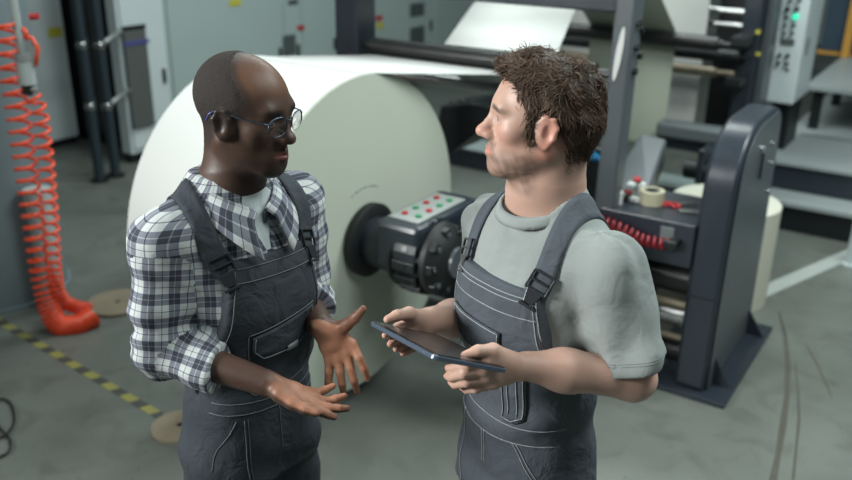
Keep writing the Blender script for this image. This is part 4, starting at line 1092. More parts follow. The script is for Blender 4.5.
# =============================== the man in the plaid shirt
def man_plaid():
    fig = Fig((-.397, 1.672), (.72, -.69)); fig.slim = .90
    t = thing('person', fig.O, 'person with shaved head and glasses in plaid shirt, holding out open palms', 'person')
    hr = -math.radians(23); pit = math.radians(-4)
    hf = np.array([math.cos(hr) * math.cos(pit), math.sin(hr) * math.cos(pit), math.sin(pit)])
    HR, HC = head_frame((-.362, 1.655, 1.659), hf)
    # joints
    shR, shL = fig.w(.163, -.012, 1.425), fig.w(-.165, -.012, 1.425)
    elR = P(163, 348, 1.53); wrR = P(266, 383, 1.46)
    elL = np.array([-.284, 1.815, 1.165]); wrL = P(321, 326, 1.60)
    B = SDF()
    add_torso(B, fig, 0.0); add_legs(B, fig)
    for s in (-1, 1): B.ell(fig.w(s * .105, .05, .045), (.042, .11, .040), fig.R, k=.04)
    B.cap(fig.w(0, -.02, 1.44), fig.w(0, .014, 1.53), .056, .049, k=.04)
    B.cap(fig.w(0, .010, 1.53), HC + HR @ np.array([0, -.022, -.045]), .049, .049, k=.03)
    B.cap(HC + HR @ np.array([0, -.042, -.02]), fig.w(0, -.014, 1.50), .041, .046, k=.04)
    add_head(B, HR, HC, dict(nosew=.0155, nose=.1035, lip=1.35, open=.55, w=1.0, eary=.004))
    for sh, el, wr in ((shR, elR, wrR), (shL, elL, wrL)):
        B.cap(sh, el, .050, .040, k=.03); B.cap(el, wr, .041, .0265, k=.02)
    # right hand, palm up, fingers to the image's right
    px = lambda x, y, Y: P(x, y, Y)
    mR = [px(310, 407, 1.425), px(314, 403, 1.44), px(314, 398, 1.458), px(309, 393, 1.475)]
    fR = [[px(320, 411.5, 1.415), px(328, 414.5, 1.41), px(334, 417, 1.41)],
          [px(328, 407.5, 1.43), px(339, 408.5, 1.43), px(347, 408.5, 1.435)],
          [px(325, 401.5, 1.455), px(336, 398.5, 1.455), px(344.5, 396, 1.46)],
          [px(317, 393, 1.48), px(325, 390, 1.485), px(333, 386, 1.49)]]
    thR = [px(280, 394, 1.43), px(292, 403, 1.415), px(305, 409, 1.405), px(316, 413, 1.40)]
    add_hand(B, wrR, elR, mR, fR, thR, .98)
    # left hand, palm to the camera, fingers down
    mL = [px(352, 344, 1.585), px(346, 352, 1.58), px(338, 357, 1.58), px(330, 360, 1.585)]
    fL = [[px(359, 358, 1.565), px(364, 369, 1.56), px(367.5, 379, 1.562)],
          [px(350.5, 368, 1.565), px(354, 381, 1.555), px(357, 391.5, 1.56)],
          [px(340, 372, 1.567), px(342, 384, 1.56), px(343.5, 392.5, 1.565)],
          [px(329, 372, 1.575), px(328.5, 382, 1.57), px(327.5, 390, 1.572)]]
    thL = [px(334, 331, 1.595), px(346, 325, 1.585), px(355, 318, 1.575), px(363, 309, 1.57)]
    add_hand(B, wrL, elL, mL, fL, thL, 1.0)
    V, F = B.mesh((-.95, 1.15, -.01), (.15, 2.1, 1.83), RES_BODY); V = relax(V, F, 1, .4); Nn = vnormals(V, F)
    q = (V - HC) @ HR
    c = np.tile(np.array([.064, .036, .026]), (len(V), 1))
    hd = (np.abs(q[:, 2]) < .16) & (np.linalg.norm(q, axis=1) < .17)
    w = hd * sst(q[:, 2], .035, .07) * sst(q[:, 1], -.01, .05) * .55; c = blend(c, (.165, .076, .042), w)  # lit orange glow on the forehead, painted into the skin colour
    w = hd * np.exp(-((q[:, 0] / .023) ** 2 + ((q[:, 1] - .09) / .02) ** 2 + ((q[:, 2] + .068) / .0085) ** 2) ** 2) * .9; c = blend(c, (.22, .080, .070), w)
    beard = hd * (q[:, 1] > .02) * np.clip(np.exp(-((np.abs(q[:, 0]) - .0) / .034) ** 4) * (sst(-q[:, 2], .076, .084) + np.exp(-((q[:, 2] + .054) / .006) ** 2) * (np.abs(q[:, 0]) > .004)), 0, 1)
    zz = [-.09, -.05, -.03, .0, .015, .04, .06, .09, .13]; yy = [-.06, -.045, -.020, .022, .044, .050, .044, .012, -.012]; tyh = table(zz, yy)
    c = blend(c, (.022, .016, .014), hd * np.clip(1 - sst(q[:, 1] - tyh(q[:, 2]), -.004, .014), 0, 1) * sst(q[:, 2], -.085, -.060) * .8)
    jaw = hd * sst(-q[:, 2], .06, .085) * sst(q[:, 1], -.02, .03)
    c = blend(c, (.020, .014, .012), np.clip(beard * .75 + jaw * .45, 0, .8))
    for s in (-1, 1):
        w = hd * np.exp(-(((q[:, 0] - s * .032) / .021) ** 4 + ((q[:, 2] - .0215 + 6 * (np.abs(q[:, 0]) - .03) ** 2) / .0062) ** 4)) * (q[:, 1] > .03); c = blend(c, (.008, .006, .005), w * .95)
    for wr, el, mm, pn in ((wrR, elR, mR, None), (wrL, elL, mL, None)):
        cen = (wr + sum(mm) / 4) / 2; near = np.linalg.norm(V - (cen * .5 + sum(mm) / 8), axis=1) < .17
        a = mm[0] - mm[3]; b = sum(mm) / 4 - wr; n = np.cross(a, b); n /= np.linalg.norm(n)
        tc = CP - cen
        if n @ tc < 0: n = -n
        ax = b / np.linalg.norm(b)
        w = near * sst(Nn @ n, -.15, .35) * sst((V - wr) @ ax, -.015, .065); c = blend(c, (.40, .185, .115), w * .9)
    obj('body', V, F, M_SKIN_D, t, tint=np.clip(c, 0, 1))
    for s in (-1, 1): eye(HR, HC, s, (0.1, 1, -.35), t, (.03, .015, .008))
    # cropped hair
    H = SDF(); T = lambda x, y, z: HC + HR @ np.array([x, y, z])
    H.ell(T(0, -.014, .034), (.0760, .0955, .0855), HR, k=.02); H.ell(T(0, .018, .018), (.0675, .0715, .0755), HR, k=.03)
    zz = [-.09, -.05, -.03, .0, .015, .04, .06, .09, .13]; yy = [-.06, -.045, -.020, .022, .044, .050, .044, .012, -.012]
    ty = table(zz, yy)
    def region(Q):
        l = (Q - HC) @ HR; return np.maximum(l[:, 1] - ty(l[:, 2]), (-.066 - l[:, 2])) * .8
    H.func(lambda Q: .0022 * sst(region(Q), -.020, .002) + .0004 * nz(Q, 420, 3), k=0, mode='d')
    H.func(region, k=.001, mode='i')
    V, F = H.mesh(HC - .15, HC + .16, .0026); obj('cropped_hair', V, F, M_CROP, t)
    # shirts
    S = SDF(); add_torso(S, fig, .006)
    S.cap(fig.w(0, -.015, 1.45), fig.w(-.004, .004, 1.472), .068, .064, k=.03); drop_below(S, 1.15)
    V, F = S.mesh((-.75, 1.35, 1.1), (-.05, 2.0, 1.56), .0045); obj('undershirt', V, F, M_UNDER, t)
    S = SDF(); add_torso(S, fig, .017, sh=(.160, 1.428)); drop_below(S, 1.03)
    cutR = elR + (wrR - elR) * .57; cutL = elL + (wrL - elL) * .42
    def wedge(Q):
        l = fig.l(Q); return np.maximum(np.abs(l[:, 0] + .004) - np.clip((l[:, 2] - 1.345) * .16, -.02, .020), -(l[:, 1] - .02))
    S.func(wedge, k=.006, mode='s')
    sl = SDF()
    for sh, el, wr, cut in ((shR, elR, wrR, cutR), (shL, elL, wrL, cutL)):
        out = (el - sh); ax = out / np.linalg.norm(out); ax2 = (cut - el) / np.linalg.norm(cut - el)
        sl.cap(sh, el, .066, .060, k=.02); sl.cap(el, cut, .060, .052, k=.03)
        # rolled cuff
        sl.cap(cut - ax2 * .045, cut - ax2 * .010, .0560, .0555, k=.004)
        def rings(Q, sh=sh, el=el, ax=ax, ax2=ax2, L_=np.linalg.norm(out)):
            tt = (Q - sh) @ ax; t2 = (Q - el) @ ax2
            nearel = np.exp(-(((np.linalg.norm(Q - el, axis=1)) / .10) ** 2))
            return nearel * .0045 * np.sin(95 * tt + 3 * nz(Q, 14, 5)) + .0035 * nz(Q, 26, 8) + .003 * np.sin(60 * tt + 5 * nz(Q, 9, 2))
        sl.func(rings, el, .24, 0, 'd')
        sl.func(lambda Q, cut=cut, ax2=ax2: np.where(np.linalg.norm(Q - cut, axis=1) < .10, (Q - cut) @ ax2, -.05), cut, .12, .004, 'i')
    S.func(lambda Q: sl.eval(Q), k=.030)
    S.func(lambda Q: .003 * nz(Q, 30, 11) + .0025 * nz(Q, 55, 12), k=0, mode='d')
    V, F = largest(*S.mesh((-.80, 1.25, .95), (.05, 2.05, 1.56), .0040)); V = relax(V, F, 1, .5)
    fc = V[F].mean(1)
    def seg_uv(Q, a, b, r_, ref, v0=0):
        ax = (b - a) / np.linalg.norm(b - a); e1 = ref - ax * (ref @ ax); e1 /= np.linalg.norm(e1); e2 = np.cross(ax, e1); d = Q - a
        ang = np.arctan2(d @ e2, d @ e1); return np.stack([ang * r_, d @ ax + v0], -1), ang
    def segd(Q, a, b, r_):
        ab = b - a; tt = np.clip((Q - a) @ ab / (ab @ ab), 0, 1); return np.linalg.norm(Q - a - tt[:, None] * ab, axis=1) - r_
    dist = np.stack([np.full(len(fc), .012), segd(fc, shR * .75 + elR * .25, elR, .066), segd(fc, elR, cutR, .062), segd(fc, shL * .75 + elL * .25, elL, .066), segd(fc, elL, cutL, .062)], 1)
    cls = dist.argmin(1)
    Q = V[F].reshape(-1, 3); uv = np.zeros((len(Q), 2)); cl4 = np.repeat(cls, 4)
    l = fig.l(Q); ang = np.arctan2(l[:, 0], l[:, 1]); uv_t = np.stack([ang * .155, l[:, 2]], 1)
    top = sst(l[:, 2], 1.42, 1.47)
    for ci, val in enumerate([uv_t, seg_uv(Q, shR, elR, .062, fig.f)[0], seg_uv(Q, elR, wrR, .054, ZZ)[0], seg_uv(Q, shL, elL, .062, fig.f)[0], seg_uv(Q, elL, wrL, .054, ZZ)[0]]):
        uv[cl4 == ci] = val[cl4 == ci]
    uvq = uv.reshape(-1, 4, 2); sp = uvq[:, :, 0].max(1) - uvq[:, :, 0].min(1) > .15
    uvq[sp, :, 0] = np.where(uvq[sp, :, 0] < 0, uvq[sp, :, 0] + 2 * math.pi * .06, uvq[sp, :, 0])
    shirt = obj('plaid_shirt', V, F, M_PLAID, t, uv=uvq.reshape(-1, 2)); sv, sf = V, F
    sb = make_bvh(V, F)
    # collar: stand round the neck folding over into two points
    nC = lambda a: fig.w(0, -.008, 0) ; Vc = []; uvc = []
    na = 40; nr = 7
    for i in range(na + 1):
        a = math.radians(-171 + 342 * i / na); fr = abs(a) / math.radians(171)           # 0 = nape, 1 = front edge
        dx, dy = math.sin(a), -math.cos(a); pt = max(0, (fr - .62) / .38)
        zt = 1.535 - .062 * fr ** 2.2; rt = .070 + .010 * fr
        # rows: inner bottom, inner top, fold, outer ... outer edge
        zo = zt - .038 - .050 * pt ** 1.3; ro = rt + .028 + .030 * pt; sx = .012 * pt
        rows = [(rt - .004, zt - .035), (rt - .002, zt - .006), (rt + .003, zt), (rt + .009, zt - .005), (rt + .016, zt - .018), (rt + .022 + .012 * pt, (zt - .018 + zo) / 2), (ro, zo)]
        for k, (r_, z_) in enumerate(rows):
            p = fig.w(dx * r_ * 1.0 + (math.copysign(sx, dx) if k > 3 else 0), -.014 + .018 * fr + dy * r_ * 1.02, z_)
            Vc.append(p); uvc.append((a * .085, k * .013))
    Fc = [(i * nr + k, (i + 1) * nr + k, (i + 1) * nr + k + 1, i * nr + k + 1) for i in range(na) for k in range(nr - 1)]
    uvl = [uvc[j] for f in Fc for j in f]
    obj('collar', Vc, Fc, M_PLAID, shirt, uv=uvl, solid=.004)
    pl = MB()
    for z_ in (1.305, 1.255):
        h = front_hit(sb, fig, -.004, z_, .002)
        if h is not None: pl.cyl(h - fig.f * .002, h + fig.f * .002, .0055)
    # overalls
    O_ = SDF(); add_torso_g = loft(fig, TZ, slim(fig), TRY, TCY, grow=.027, z0=.845, z1=1.41)
    O_.func(add_torso_g); add_legs(O_, fig, .018, .07, .05)
    hw = table([1.0, 1.08, 1.16, 1.25, 1.34, 1.40], [.30, .185, .142, .120, .104, .096])
    def bib(Q):
        l = fig.l(Q); z = l[:, 2]
        side = np.abs(l[:, 0]) - hw(z); fb = np.where(z > 1.03, -(l[:, 1] - .0), -.1)
        back = np.where(z > 1.03, np.maximum(l[:, 1], 0) * 0 + (z - 1.16), -1)
        front_part = np.maximum(np.maximum(side, -l[:, 1]), z - 1.390); back_part = np.maximum(np.maximum(np.abs(l[:, 0]) - hw(z + .03), l[:, 1]), z - 1.25)
        low = z - 1.06
        return np.minimum(np.minimum(front_part, back_part), low)
    O_.func(bib, k=.003, mode='i')
    def folds(Q):
        l = fig.l(Q); z = l[:, 2]
        a = .0045 * np.sin(46 * (z + .55 * np.abs(l[:, 0])) + 3 * nz(Q, 7, 21)) * np.exp(-((z - 1.12) / .09) ** 2)
        b = .004 * np.sin(50 * (z - .5 * l[:, 0]) + 3 * nz(Q, 8, 23)) * np.exp(-((z - .84) / .10) ** 2)
        return a + b + .0028 * nz(Q, 28, 22)
    O_.func(folds, k=0, mode='d')
    V, F = largest(*O_.mesh((-.80, 1.25, .03), (.05, 2.1, 1.44), .0045)); V = relax(V, F, 1, .5)
    ov = obj('bib_overalls', V, F, M_OVER_D, t); ob = make_bvh(V, F)
    # straps + buckles
    for s in (1, -1):
        xs = [s * x for x in (.086, .092, .100, .110, .118, .120, .114, .100, .084, .068, .055)]
        st, SV = strap(sb, fig, xs, [22, 30, 38, 48, 60, 74, 90, 106, 124, 142, 158], M_OVER_D, ov, w=.042, off=.005, cz=1.30)
        buckle(SV, 9, M_BUCKLE, st, M_OVER_D)
    # pocket, waistband, seams
    pk = panel(ob, fig, quad_outline((.070, 1.225), (-.085, 1.250), (-.080, 1.195), (.072, 1.180), .018), M_OVER_D, ov, 'pocket_flap', .004, .004)
    lb = panel(ob, fig, quad_outline((-.012, 1.178), (-.040, 1.182), (-.040, 1.168), (-.012, 1.164)), M_LABEL, pk, 'label_tab', .007, .002, 3, 2)
    st_ = lambda path, off=.0012: stitch(ob, fig, path, M_STITCH_D, ov, off=off)
    st_([(.092, 1.374), (-.092, 1.374)]); st_([(.096, 1.347), (-.096, 1.347)])
    for s in (1, -1): st_([(s * .088, 1.374), (s * .111, 1.25), (s * .134, 1.16)]); 
    st_([(.078, 1.230), (-.090, 1.255)], .0015); st_([(.066, 1.222), (.068, 1.190), (.05, 1.172), (-.03, 1.168), (-.078, 1.192), (-.082, 1.246)], .0075)
    st_([(.078, 1.228), (.078, 1.095), (.06, 1.075), (-.07, 1.085), (-.086, 1.11), (-.086, 1.25)])
    st_([(.16, 1.060), (-.16, 1.060)]); st_([(.165, 1.035), (-.165, 1.035)]); st_([(.004, 1.03), (.004, .92)])
    st_([(.10, 1.02), (.15, .90)]); st_([(-.10, 1.02), (-.15, .90)])
    st_([(.085, 1.02), (.088, .80), (.09, .6)]); st_([(.078, 1.02), (.081, .80), (.083, .6)])
    make_shoes(fig, t, M_SHOE)
    # glasses
    g = MB(); T = lambda x, y, z: HC + HR @ np.array([x, y, z])
    lens_pts = {}
    for s in (-1, 1):
        def lp(w_, s=s):
            cx, cz = s * .034, -.004
            x = cx + .0255 * np.sign(math.cos(w_)) * abs(math.cos(w_)) ** .75; z = cz + .0185 * np.sign(math.sin(w_)) * abs(math.sin(w_)) ** .85
            return T(x, .1020 - .18 * max(0, abs(x) - .012) - .0 * z, z)
        ring = [lp(2 * math.pi * i / 36) for i in range(36)]; lens_pts[s] = ring
    fr = MB()
    for s in (-1, 1):
        top_arc = [lens_pts[s][i % 36] for i in range(-2, 21)]
        fr.tube(top_arc, .0014, 6); fr.tube([lens_pts[s][i % 36] for i in range(18, 36)], .0006, 5)
    fr.tube([T(-.0095, .1015, .003), T(0, .1060, .007), T(.0095, .1015, .003)], .0012, 6)
    fo = fr.build('eyeglasses', M_FRAME, t, True)
    for s in (-1, 1):
        Vl = [sum(lens_pts[s]) / 36] + lens_pts[s]; obj('lens', Vl, [(0, 1 + i, 1 + (i + 1) % 36) for i in range(36)], M_LENS, fo, True)
        tb = MB(); tb.tube([T(s * .0585, .0945, .006), T(s * .066, .088, .007), T(s * .0745, .05, .010), T(s * .0775, .0, .0185), T(s * .0775, -.018, .017)], [.0015, .0015, .0012, .0012, .0012], 6).build('temple', M_FRAME, fo, True)
        tb = MB(); tb.tube([T(s * .0775, -.016, .0172), T(s * .0785, -.028, .010), T(s * .079, -.034, -.004)], .0020, 6).build('temple_tip', M_TIP, fo, True)
    return t

# =============================== the man in the grey t-shirt
def man_grey():
    fig = Fig((.228, 1.600), (-.80, -.60)); fig.slim = .98
    t = thing('person', fig.O, 'person with curly brown hair in grey t-shirt and bib overalls, holding a tablet', 'person')
    hr = math.radians(180 - 1); pit = math.radians(5)
    hf = np.array([math.cos(hr) * math.cos(pit), math.sin(hr) * math.cos(pit), math.sin(pit)])
    HR, HC = head_frame((.214, 1.590, 1.671), hf)
    shR, shL = fig.w(.146, -.012, 1.405), fig.w(-.176, -.012, 1.42)
    elL = P(633, 378, 1.43); wrL = P(526, 366, 1.385)
    elR = np.array([.150, 1.760, 1.165]); wrR = P(431, 320, 1.555)
    B = SDF()
    add_torso(B, fig, 0.0); add_legs(B, fig)
    for s in (-1, 1): B.ell(fig.w(s * .105, .05, .045), (.042, .11, .040), fig.R, k=.04)
    B.cap(fig.w(0, -.02, 1.44), fig.w(.005, .005, 1.53), .062, .057, k=.04)
    B.cap(fig.w(.005, .002, 1.53), HC + HR @ np.array([0, -.026, -.045]), .057, .056, k=.03)
    B.cap(HC + HR @ np.array([0, -.05, -.03]), fig.w(0, -.03, 1.50), .046, .056, k=.04)
    add_head(B, HR, HC, dict(nosew=.0120, nose=.1075, lip=1.0, open=.85, w=.98, chin=.002, eary=-.004))
    for sh, el, wr in ((shR, elR, wrR), (shL, elL, wrL)):
        B.cap(sh, el, .050, .042, k=.03); B.cap(el, wr * .65 + el * .35, .042, .037, k=.02); B.cap(wr * .65 + el * .35, wr, .037, .0275, k=.03)
    px = lambda x, y, Y: P(x, y, Y)
    # left hand round the near end of the tablet: thumb on top, fingers below
    mL = [px(487, 361, 1.352), px(484, 369.5, 1.352), px(487, 377, 1.357), px(494, 383, 1.365)]
    fL = [[px(468, 365, 1.345), px(454, 368, 1.37), px(448, 368, 1.395)],
          [px(464, 374, 1.345), px(451, 377.5, 1.37), px(447, 376, 1.395)],
          [px(467, 382.5, 1.35), px(455, 384.5, 1.375), px(451, 382, 1.40)],
          [px(476, 388.5, 1.358), px(467, 389.5, 1.38), px(462, 387, 1.40)]]
    thL = [px(508, 360, 1.375), px(493, 350.5, 1.36), px(478, 351, 1.347), px(465, 355.5, 1.343)]
    add_hand(B, wrL, elL, mL, fL, thL, 1.0)
    mR = [px(411, 320, 1.515), px(413, 328, 1.515), px(416, 335, 1.52), px(421, 341, 1.525)]
    fR = [[px(398, 327, 1.49), px(390, 332, 1.478), px(385, 335.5, 1.470)],
          [px(401, 336, 1.49), px(394, 341, 1.475), px(390, 344, 1.468)],
          [px(406, 343, 1.495), px(400, 347, 1.480), px(396, 349, 1.470)],
          [px(413, 348, 1.50), px(407, 351, 1.485), px(403, 353, 1.475)]]
    thR = [px(424, 320, 1.54), px(409, 313.5, 1.50), px(397, 315.5, 1.475), px(387.5, 319.5, 1.462)]
    add_hand(B, wrR, elR, mR, fR, thR, .98)
    V, F = B.mesh((-.15, 1.1, -.01), (.75, 2.1, 1.83), RES_BODY); V = relax(V, F, 1, .4)
    q = (V - HC) @ HR; c = np.tile(np.array([.47, .295, .232]), (len(V), 1))
    hd = (np.abs(q[:, 2]) < .16) & (np.linalg.norm(q, axis=1) < .17)
    for s in (-1, 1):
        c = blend(c, (.56, .22, .165), hd * np.exp(-(((q[:, 0] - s * .048) / .022) ** 2 + ((q[:, 2] + .028) / .020) ** 2)) * .30)
        c = blend(c, (.56, .22, .165), hd * (np.abs(q[:, 0]) > .068) * np.exp(-(((q[:, 1] + .012) / .022) ** 4)) * .35 * (q[:, 2] < .03))
    c = blend(c, (.56, .24, .18), hd * np.exp(-((q[:, 0] / .016) ** 2 + ((q[:, 1] - .11) / .016) ** 2 + ((q[:, 2] + .036) / .014) ** 2)) * .7)
    lipm = hd * np.exp(-((q[:, 0] / .021) ** 2 + ((q[:, 1] - .09) / .02) ** 2 + ((q[:, 2] + .068) / .0075) ** 2) ** 2)
    side = sst(q[:, 1], -.012, .012)
    beard = hd * np.clip(sst(-q[:, 2], .045, .068) * side * (1 - sst(-q[:, 2], .125, .150)) + np.exp(-((q[:, 2] + .0535) / .0065) ** 2) * (np.abs(q[:, 0]) < .028) * (q[:, 1] > .06), 0, 1)
    beard = beard * (.72 + .28 * nz(V, 260, 4)) * (1 - np.clip(lipm, 0, 1)); c = blend(c, (.115, .072, .052), np.clip(beard, 0, 1) * .80)
    side2 = hd * np.exp(-((q[:, 1] - .018) / .013) ** 2) * sst(-q[:, 2], .0, .03) * (1 - sst(-q[:, 2], .07, .09)); c = blend(c, (.13, .08, .055), side2 * .5)
    c = blend(c, (.46, .165, .135), lipm * .8)
    for s in (-1, 1):
        w = hd * np.exp(-(((q[:, 0] - s * .032) / .021) ** 4 + ((q[:, 2] - .0205 + 6 * (np.abs(q[:, 0]) - .03) ** 2) / .0058) ** 4)) * (q[:, 1] > .03); c = blend(c, (.050, .028, .019), w * .92)
        w = hd * np.exp(-(((q[:, 0] - s * .0312) / .0135) ** 6 + ((q[:, 2] - .0052 + 22 * (np.abs(q[:, 0]) - .0312) ** 2) / .0024) ** 2)) * (q[:, 1] > .06); c = blend(c, (.05, .03, .024), w * .9)
    c = blend(c, (.50, .25, .18), sst(nz(V, 40, 9), .2, .9) * .25)
    for tips in (fL, fR):
        for fg in tips: c = blend(c, (.55, .24, .18), np.exp(-(np.linalg.norm(V - fg[-1], axis=1) / .012) ** 2) * .6)
    obj('body', V, F, M_SKIN_L, t, tint=np.clip(c, 0, 1)); bodyV = V
    for s in (-1, 1): eye(HR, HC, s, (0, 1, -.12), t, (.12, .16, .17))
    # thumb nails
    # hair
    H = SDF(); T = lambda x, y, z: HC + HR @ np.array([x, y, z])
    H.ell(T(0, -.016, .040), (.0790, .097, .084), HR, k=.02); H.ell(T(0, .030, .082), (.058, .060, .035), HR, k=.03); H.ell(T(0, -.06, -.01), (.066, .050, .070), HR, k=.03)
    zz = [-.10, -.055, -.03, .0, .018, .030, .050, .066, .080, .15]; yy = [-.075, -.055, -.038, -.030, -.020, .030, .042, .054, .085, .10]
    ty = table(zz, yy)
    H.func(lambda Q: (lambda l: np.maximum(l[:, 1] - ty(l[:, 2]) - .005 * nz(Q, 80, 3), -.085 - l[:, 2]) * .8)((Q - HC) @ HR), k=.004, mode='i')
    for s in (-1, 1): H.ell(T(s * .0705, .024, .004), (.008, .0125, .032), HR, k=.008)
    H.func(lambda Q: .0045 * nz(Q, 70, 6) + .003 * nz(Q, 150, 7), k=0, mode='d')
    HV, HF = H.mesh(HC - .19, HC + .19, .0035)
    HN = vnormals(HV, HF)
    lz = (HV - HC) @ HR; cen = np.array([0, -.02, .03])
    okr = (HN * (HV - (HC + HR @ cen))).sum(1) > 0
    def flow(l, rnd):
        d = np.array([l[0] * .5, .55 * (1 if l[1] > -.03 else -.4), -.3 if l[2] < .09 else 0.0]) + rnd.normal(size=3) * .25 + .35 * np.array([math.sin(l[1] * 90 + 2), math.sin(l[0] * 80 + l[2] * 60), math.sin(l[1] * 70 + l[0] * 60)])
        if l[2] < .06: d += np.array([0, -.25, -1.0])
        if l[1] > .05: d += np.array([0, .2, .35])
        return d
    LV, LF, LT = locks(None, 9500, 5, HV[okr], HN[okr], HR, HC, .027, .0024, .00090, flow)
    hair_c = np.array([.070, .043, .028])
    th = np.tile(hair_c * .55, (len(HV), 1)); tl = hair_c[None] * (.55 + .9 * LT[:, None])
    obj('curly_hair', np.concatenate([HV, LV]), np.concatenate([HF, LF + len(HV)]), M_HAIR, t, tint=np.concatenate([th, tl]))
    # t-shirt
    S = SDF(); add_torso(S, fig, .014, sh=(.160, 1.424)); drop_below(S, 1.04)
    sl = SDF()
    for sh, el, ln in ((shR, elR, .74), (shL, elL, .86)):
        ax = (el - sh) / np.linalg.norm(el - sh); cut = sh + (el - sh) * ln
        sl.cap(sh, el, .064, .068, k=.02)
        def fd(Q, sh=sh, ax=ax):
            tt = (Q - sh) @ ax; d = Q - sh - tt[:, None] * ax; an = np.arctan2(d @ fig.f, d @ fig.r)
            return .005 * np.sin(30 * tt + 3 * an + 3 * nz(Q, 10, 31)) + .0045 * nz(Q, 20, 32) + .006 * np.sin(5 * an + 16 * tt + 2 * nz(Q, 8, 33)) * sst(tt, .05, .2)
        sl.func(fd, el, .3, 0, 'd')
        sl.func(lambda Q, cut=cut, ax=ax, el=el: np.where(np.linalg.norm(Q - el, axis=1) < .17, (Q - cut) @ ax, -.05), cut, .2, .003, 'i')
    S.func(lambda Q: sl.eval(Q), k=.025)
    S.func(lambda Q: .0035 * nz(Q, 17, 35) + .002 * nz(Q, 40, 36) + .0045 * np.sin(40 * (Q[:, 2] + .7 * (Q @ fig.r)) + 3 * nz(Q, 9, 37)) * sst(1.38 - Q[:, 2], 0, .15), k=0, mode='d')
    S.func(lambda Q: (lambda l: np.maximum(np.sqrt((l[:, 0]) ** 2 + (l[:, 1] - .004) ** 2) - .076, (1.507 - .28 * l[:, 1]) - l[:, 2]))(fig.l(Q)), k=.004, mode='s')
    V, F = largest(*S.mesh((-.10, 1.2, .95), (.70, 2.05, 1.58), .0040)); V = relax(V, F, 1, .5)
    ts = obj('t_shirt', V, F, M_TEE, t); sb = make_bvh(V, F)
    # neckband resting on the shirt round the neck
    ring = []
    for i in range(56):
        a = 2 * math.pi * i / 56; rx, ry = .079, .078
        ring.append(fig.w(math.sin(a) * rx, .004 + math.cos(a) * ry, 1.508 - .0225 * math.cos(a)))
    nbm = MB(); n = 56; Vv = []
    for i in range(n):
        a = 2 * math.pi * i / n; o = math.sin(a) * fig.r + math.cos(a) * fig.f
        for (dr, dz) in ((-.004, .005), (-.001, .007), (.005, .001), (.009, -.008), (.010, -.016), (.000, -.016)):
            Vv.append(ring[i] + o * dr + ZZ * dz)
    Ff = [(i * 6 + k, i * 6 + (k + 1) % 6, ((i + 1) % n) * 6 + (k + 1) % 6, ((i + 1) % n) * 6 + k) for i in range(n) for k in range(6)]
    obj('neckband', Vv, Ff, M_TEE, ts)
    for sh, el, ln in ((shL, elL, .86), (shR, elR, .74)):          # stitched hems
        ax = (el - sh) / np.linalg.norm(el - sh); e1 = np.cross(ax, ZZ); e1 /= np.linalg.norm(e1); e2 = np.cross(ax, e1)
        for dl in (.020, .025):
            c0 = sh + (el - sh) * ln - ax * dl; ring = []
            for k in range(60):
                d = math.cos(k * math.pi / 30) * e1 + math.sin(k * math.pi / 30) * e2
                h, nn, ii, _ = sb.ray_cast(Vector(c0 + d * .16), Vector(-d))
                if h is not None and np.linalg.norm(np.array(h) - c0) < .10: ring.append(np.array(h) + d * .0003)
            if len(ring) > 20: MB().tube(ring, .0008, 5).build('hem_stitching', M_HEM, ts, True)
    # overalls
    O_ = SDF(); O_.func(loft(fig, TZ, slim(fig), TRY, TCY, grow=.028, z0=.83, z1=1.42)); add_legs(O_, fig, .018, .07, .05)
    hw = table([1.0, 1.08, 1.16, 1.25, 1.34, 1.40], [.30, .190, .150, .134, .122, .114])
    def bib(Q):
        l = fig.l(Q); z = l[:, 2]
        front_part = np.maximum(np.maximum(np.abs(l[:, 0]) - hw(z), -l[:, 1]), z - 1.372); back_part = np.maximum(np.maximum(np.abs(l[:, 0]) - hw(z + .03), l[:, 1]), z - 1.25)
        return np.minimum(np.minimum(front_part, back_part), z - 1.07)
    O_.func(bib, k=.003, mode='i')
    def folds(Q):
        l = fig.l(Q); z = l[:, 2]
        return .004 * np.sin(48 * (z + .4 * l[:, 0]) + 3 * nz(Q, 7, 41)) * np.exp(-((z - 1.06) / .07) ** 2) + .0025 * nz(Q, 24, 42) + .003 * np.sin(40 * (z - .6 * l[:, 0]) + 3 * nz(Q, 8, 43)) * np.exp(-((z - .84) / .10) ** 2)
    O_.func(folds, k=0, mode='d')
    V, F = largest(*O_.mesh((-.15, 1.15, .03), (.70, 2.1, 1.43), .0045)); V = relax(V, F, 1, .5)
    ov = obj('bib_overalls', V, F, M_OVER_L, t); ob = make_bvh(V, F)
    for s in (1, -1):
        xs = [s * x for x in (.100, .101, .103, .105, .106, .104, .098, .088, .078, .067, .055)]
        st, SV = strap(sb, fig, xs, [22, 30, 38, 48, 60, 74, 90, 106, 124, 142, 158], M_OVER_L, ov, w=.040, off=.005, cz=1.30)
        buckle(SV, 10, M_BUCKLE, st, M_OVER_L)
    pk = panel(ob, fig, quad_outline((.095, 1.285), (-.055, 1.275), (-.050, 1.215), (.090, 1.228), .016), M_OVER_L, ov, 'pocket_flap', .004, .004)
    panel(ob, fig, quad_outline((.060, 1.212), (.034, 1.206), (.034, 1.193), (.060, 1.198)), M_LABEL, pk, 'label_tab', .007, .002, 3, 2)
    panel(ob, fig, quad_outline((-.052, 1.235), (-.108, 1.228), (-.100, 1.085), (-.050, 1.075), .010), M_OVER_L, ov, 'pen_pocket', .003, .003)
    st_ = lambda path, off=.0012: stitch(ob, fig, path, M_STITCH_L, ov, off=off)
    st_([(.116, 1.358), (-.116, 1.358)]); st_([(.117, 1.349), (-.117, 1.349)]); st_([(.122, 1.318), (-.122, 1.318)])
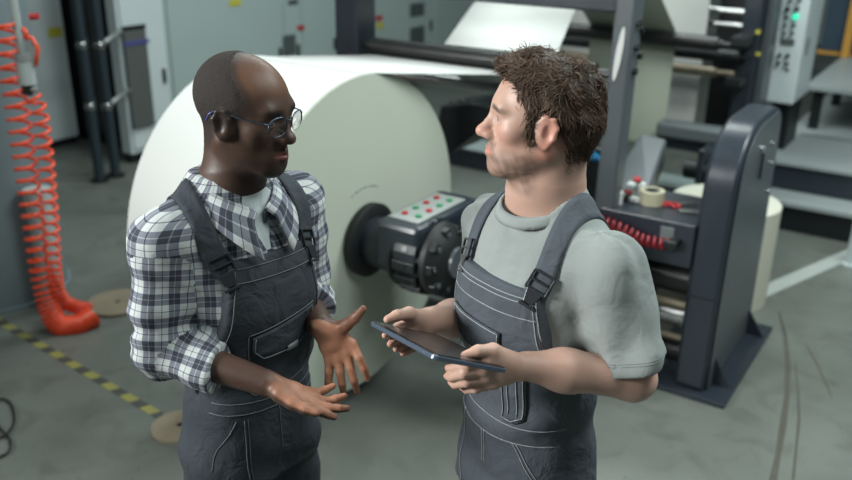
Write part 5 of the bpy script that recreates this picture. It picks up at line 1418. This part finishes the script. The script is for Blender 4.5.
    for s in (1, -1):
        st_([(s * .113, 1.365), (s * .133, 1.27), (s * .155, 1.16), (s * .185, 1.09)]); st_([(s * .107, 1.365), (s * .127, 1.27), (s * .148, 1.16), (s * .178, 1.09)])
    st_([(.092, 1.282), (-.052, 1.272)], .0075); st_([(.092, 1.282), (.088, 1.232), (.05, 1.212), (-.02, 1.206), (-.048, 1.218), (-.052, 1.272)], .0075)
    st_([(-.055, 1.228), (-.103, 1.222), (-.097, 1.09), (-.075, 1.075), (-.053, 1.078), (-.055, 1.228)], .0065)
    st_([(-.068, 1.226), (-.066, 1.09)], .0065); st_([(-.089, 1.224), (-.085, 1.09)], .0065)
    st_([(.17, 1.062), (-.17, 1.062)]); st_([(.18, 1.020), (-.18, 1.020)])
    st_([(.090, 1.02), (.092, .80), (.094, .6)]); st_([(.004, 1.02), (.004, .93)]); st_([(-.003, 1.02), (-.003, .93)])
    st_([(-.080, 1.02), (-.150, .90)]); st_([(-.073, 1.02), (-.142, .90)]); st_([(.105, 1.02), (.155, .92)])
    make_shoes(fig, t, M_SHOE)
    return t

def tablet():
    A = P(369.5, 320.5, 1.462); 
    best = None
    for Y in np.arange(1.20, 1.46, .002):
        Bp = P(435, 355.5, Y)
        if best is None or abs(np.linalg.norm(Bp - A) - .24) < best[0]: best = (abs(np.linalg.norm(Bp - A) - .24), Bp)
    Bp = best[1]; e1 = (Bp - A) / np.linalg.norm(Bp - A)
    w = np.array([.110, .090, -.066]); w -= e1 * (w @ e1); e2 = w / np.linalg.norm(w); n = np.cross(e1, e2)
    if n[2] < 0: n = -n
    R = np.stack([e1, e2, n], 1); L_ = np.linalg.norm(Bp - A); W_ = .165
    c = A + e1 * L_ / 2 + e2 * W_ / 2
    t = thing('tablet', c - n * .005, 'dark grey tablet computer held in both hands of the curly haired person', 'tablet')
    def rrect(hx, hy, r, z):
        out = []
        for cx, cy, a0 in ((hx - r, hy - r, 0), (-hx + r, hy - r, 90), (-hx + r, -hy + r, 180), (hx - r, -hy + r, 270)):
            for k in range(7): a = math.radians(a0 + 15 * k); out.append(c + R @ np.array([cx + r * math.cos(a), cy + r * math.sin(a), z]))
        return out
    mb = MB(); mb.prism(rrect(L_ / 2, W_ / 2, .012, -.0085), n * .0085); mb.build('case', M_TABCASE, t, bevel=.0015)
    mb = MB(); mb.prism(rrect(L_ / 2 - .003, W_ / 2 - .003, .010, .0002), n * .0006); mb.build('bezel', M_TABBEZ, t)
    mb = MB(); mb.prism(rrect(L_ / 2 - .012, W_ / 2 - .012, .003, .0009), n * .0004); mb.build('screen', M_SCREEN, t)
    mb = MB(); mb.box(c + R @ np.array([L_ / 2 - .045, -W_ / 2, -.004]), (.022, .0012, .003), R); mb.build('volume_button', M_TABCASE, t, bevel=.0004)
    return t
# ------------------------------------------------------------------ the people and what they hold
man_plaid()
man_grey()
tablet()
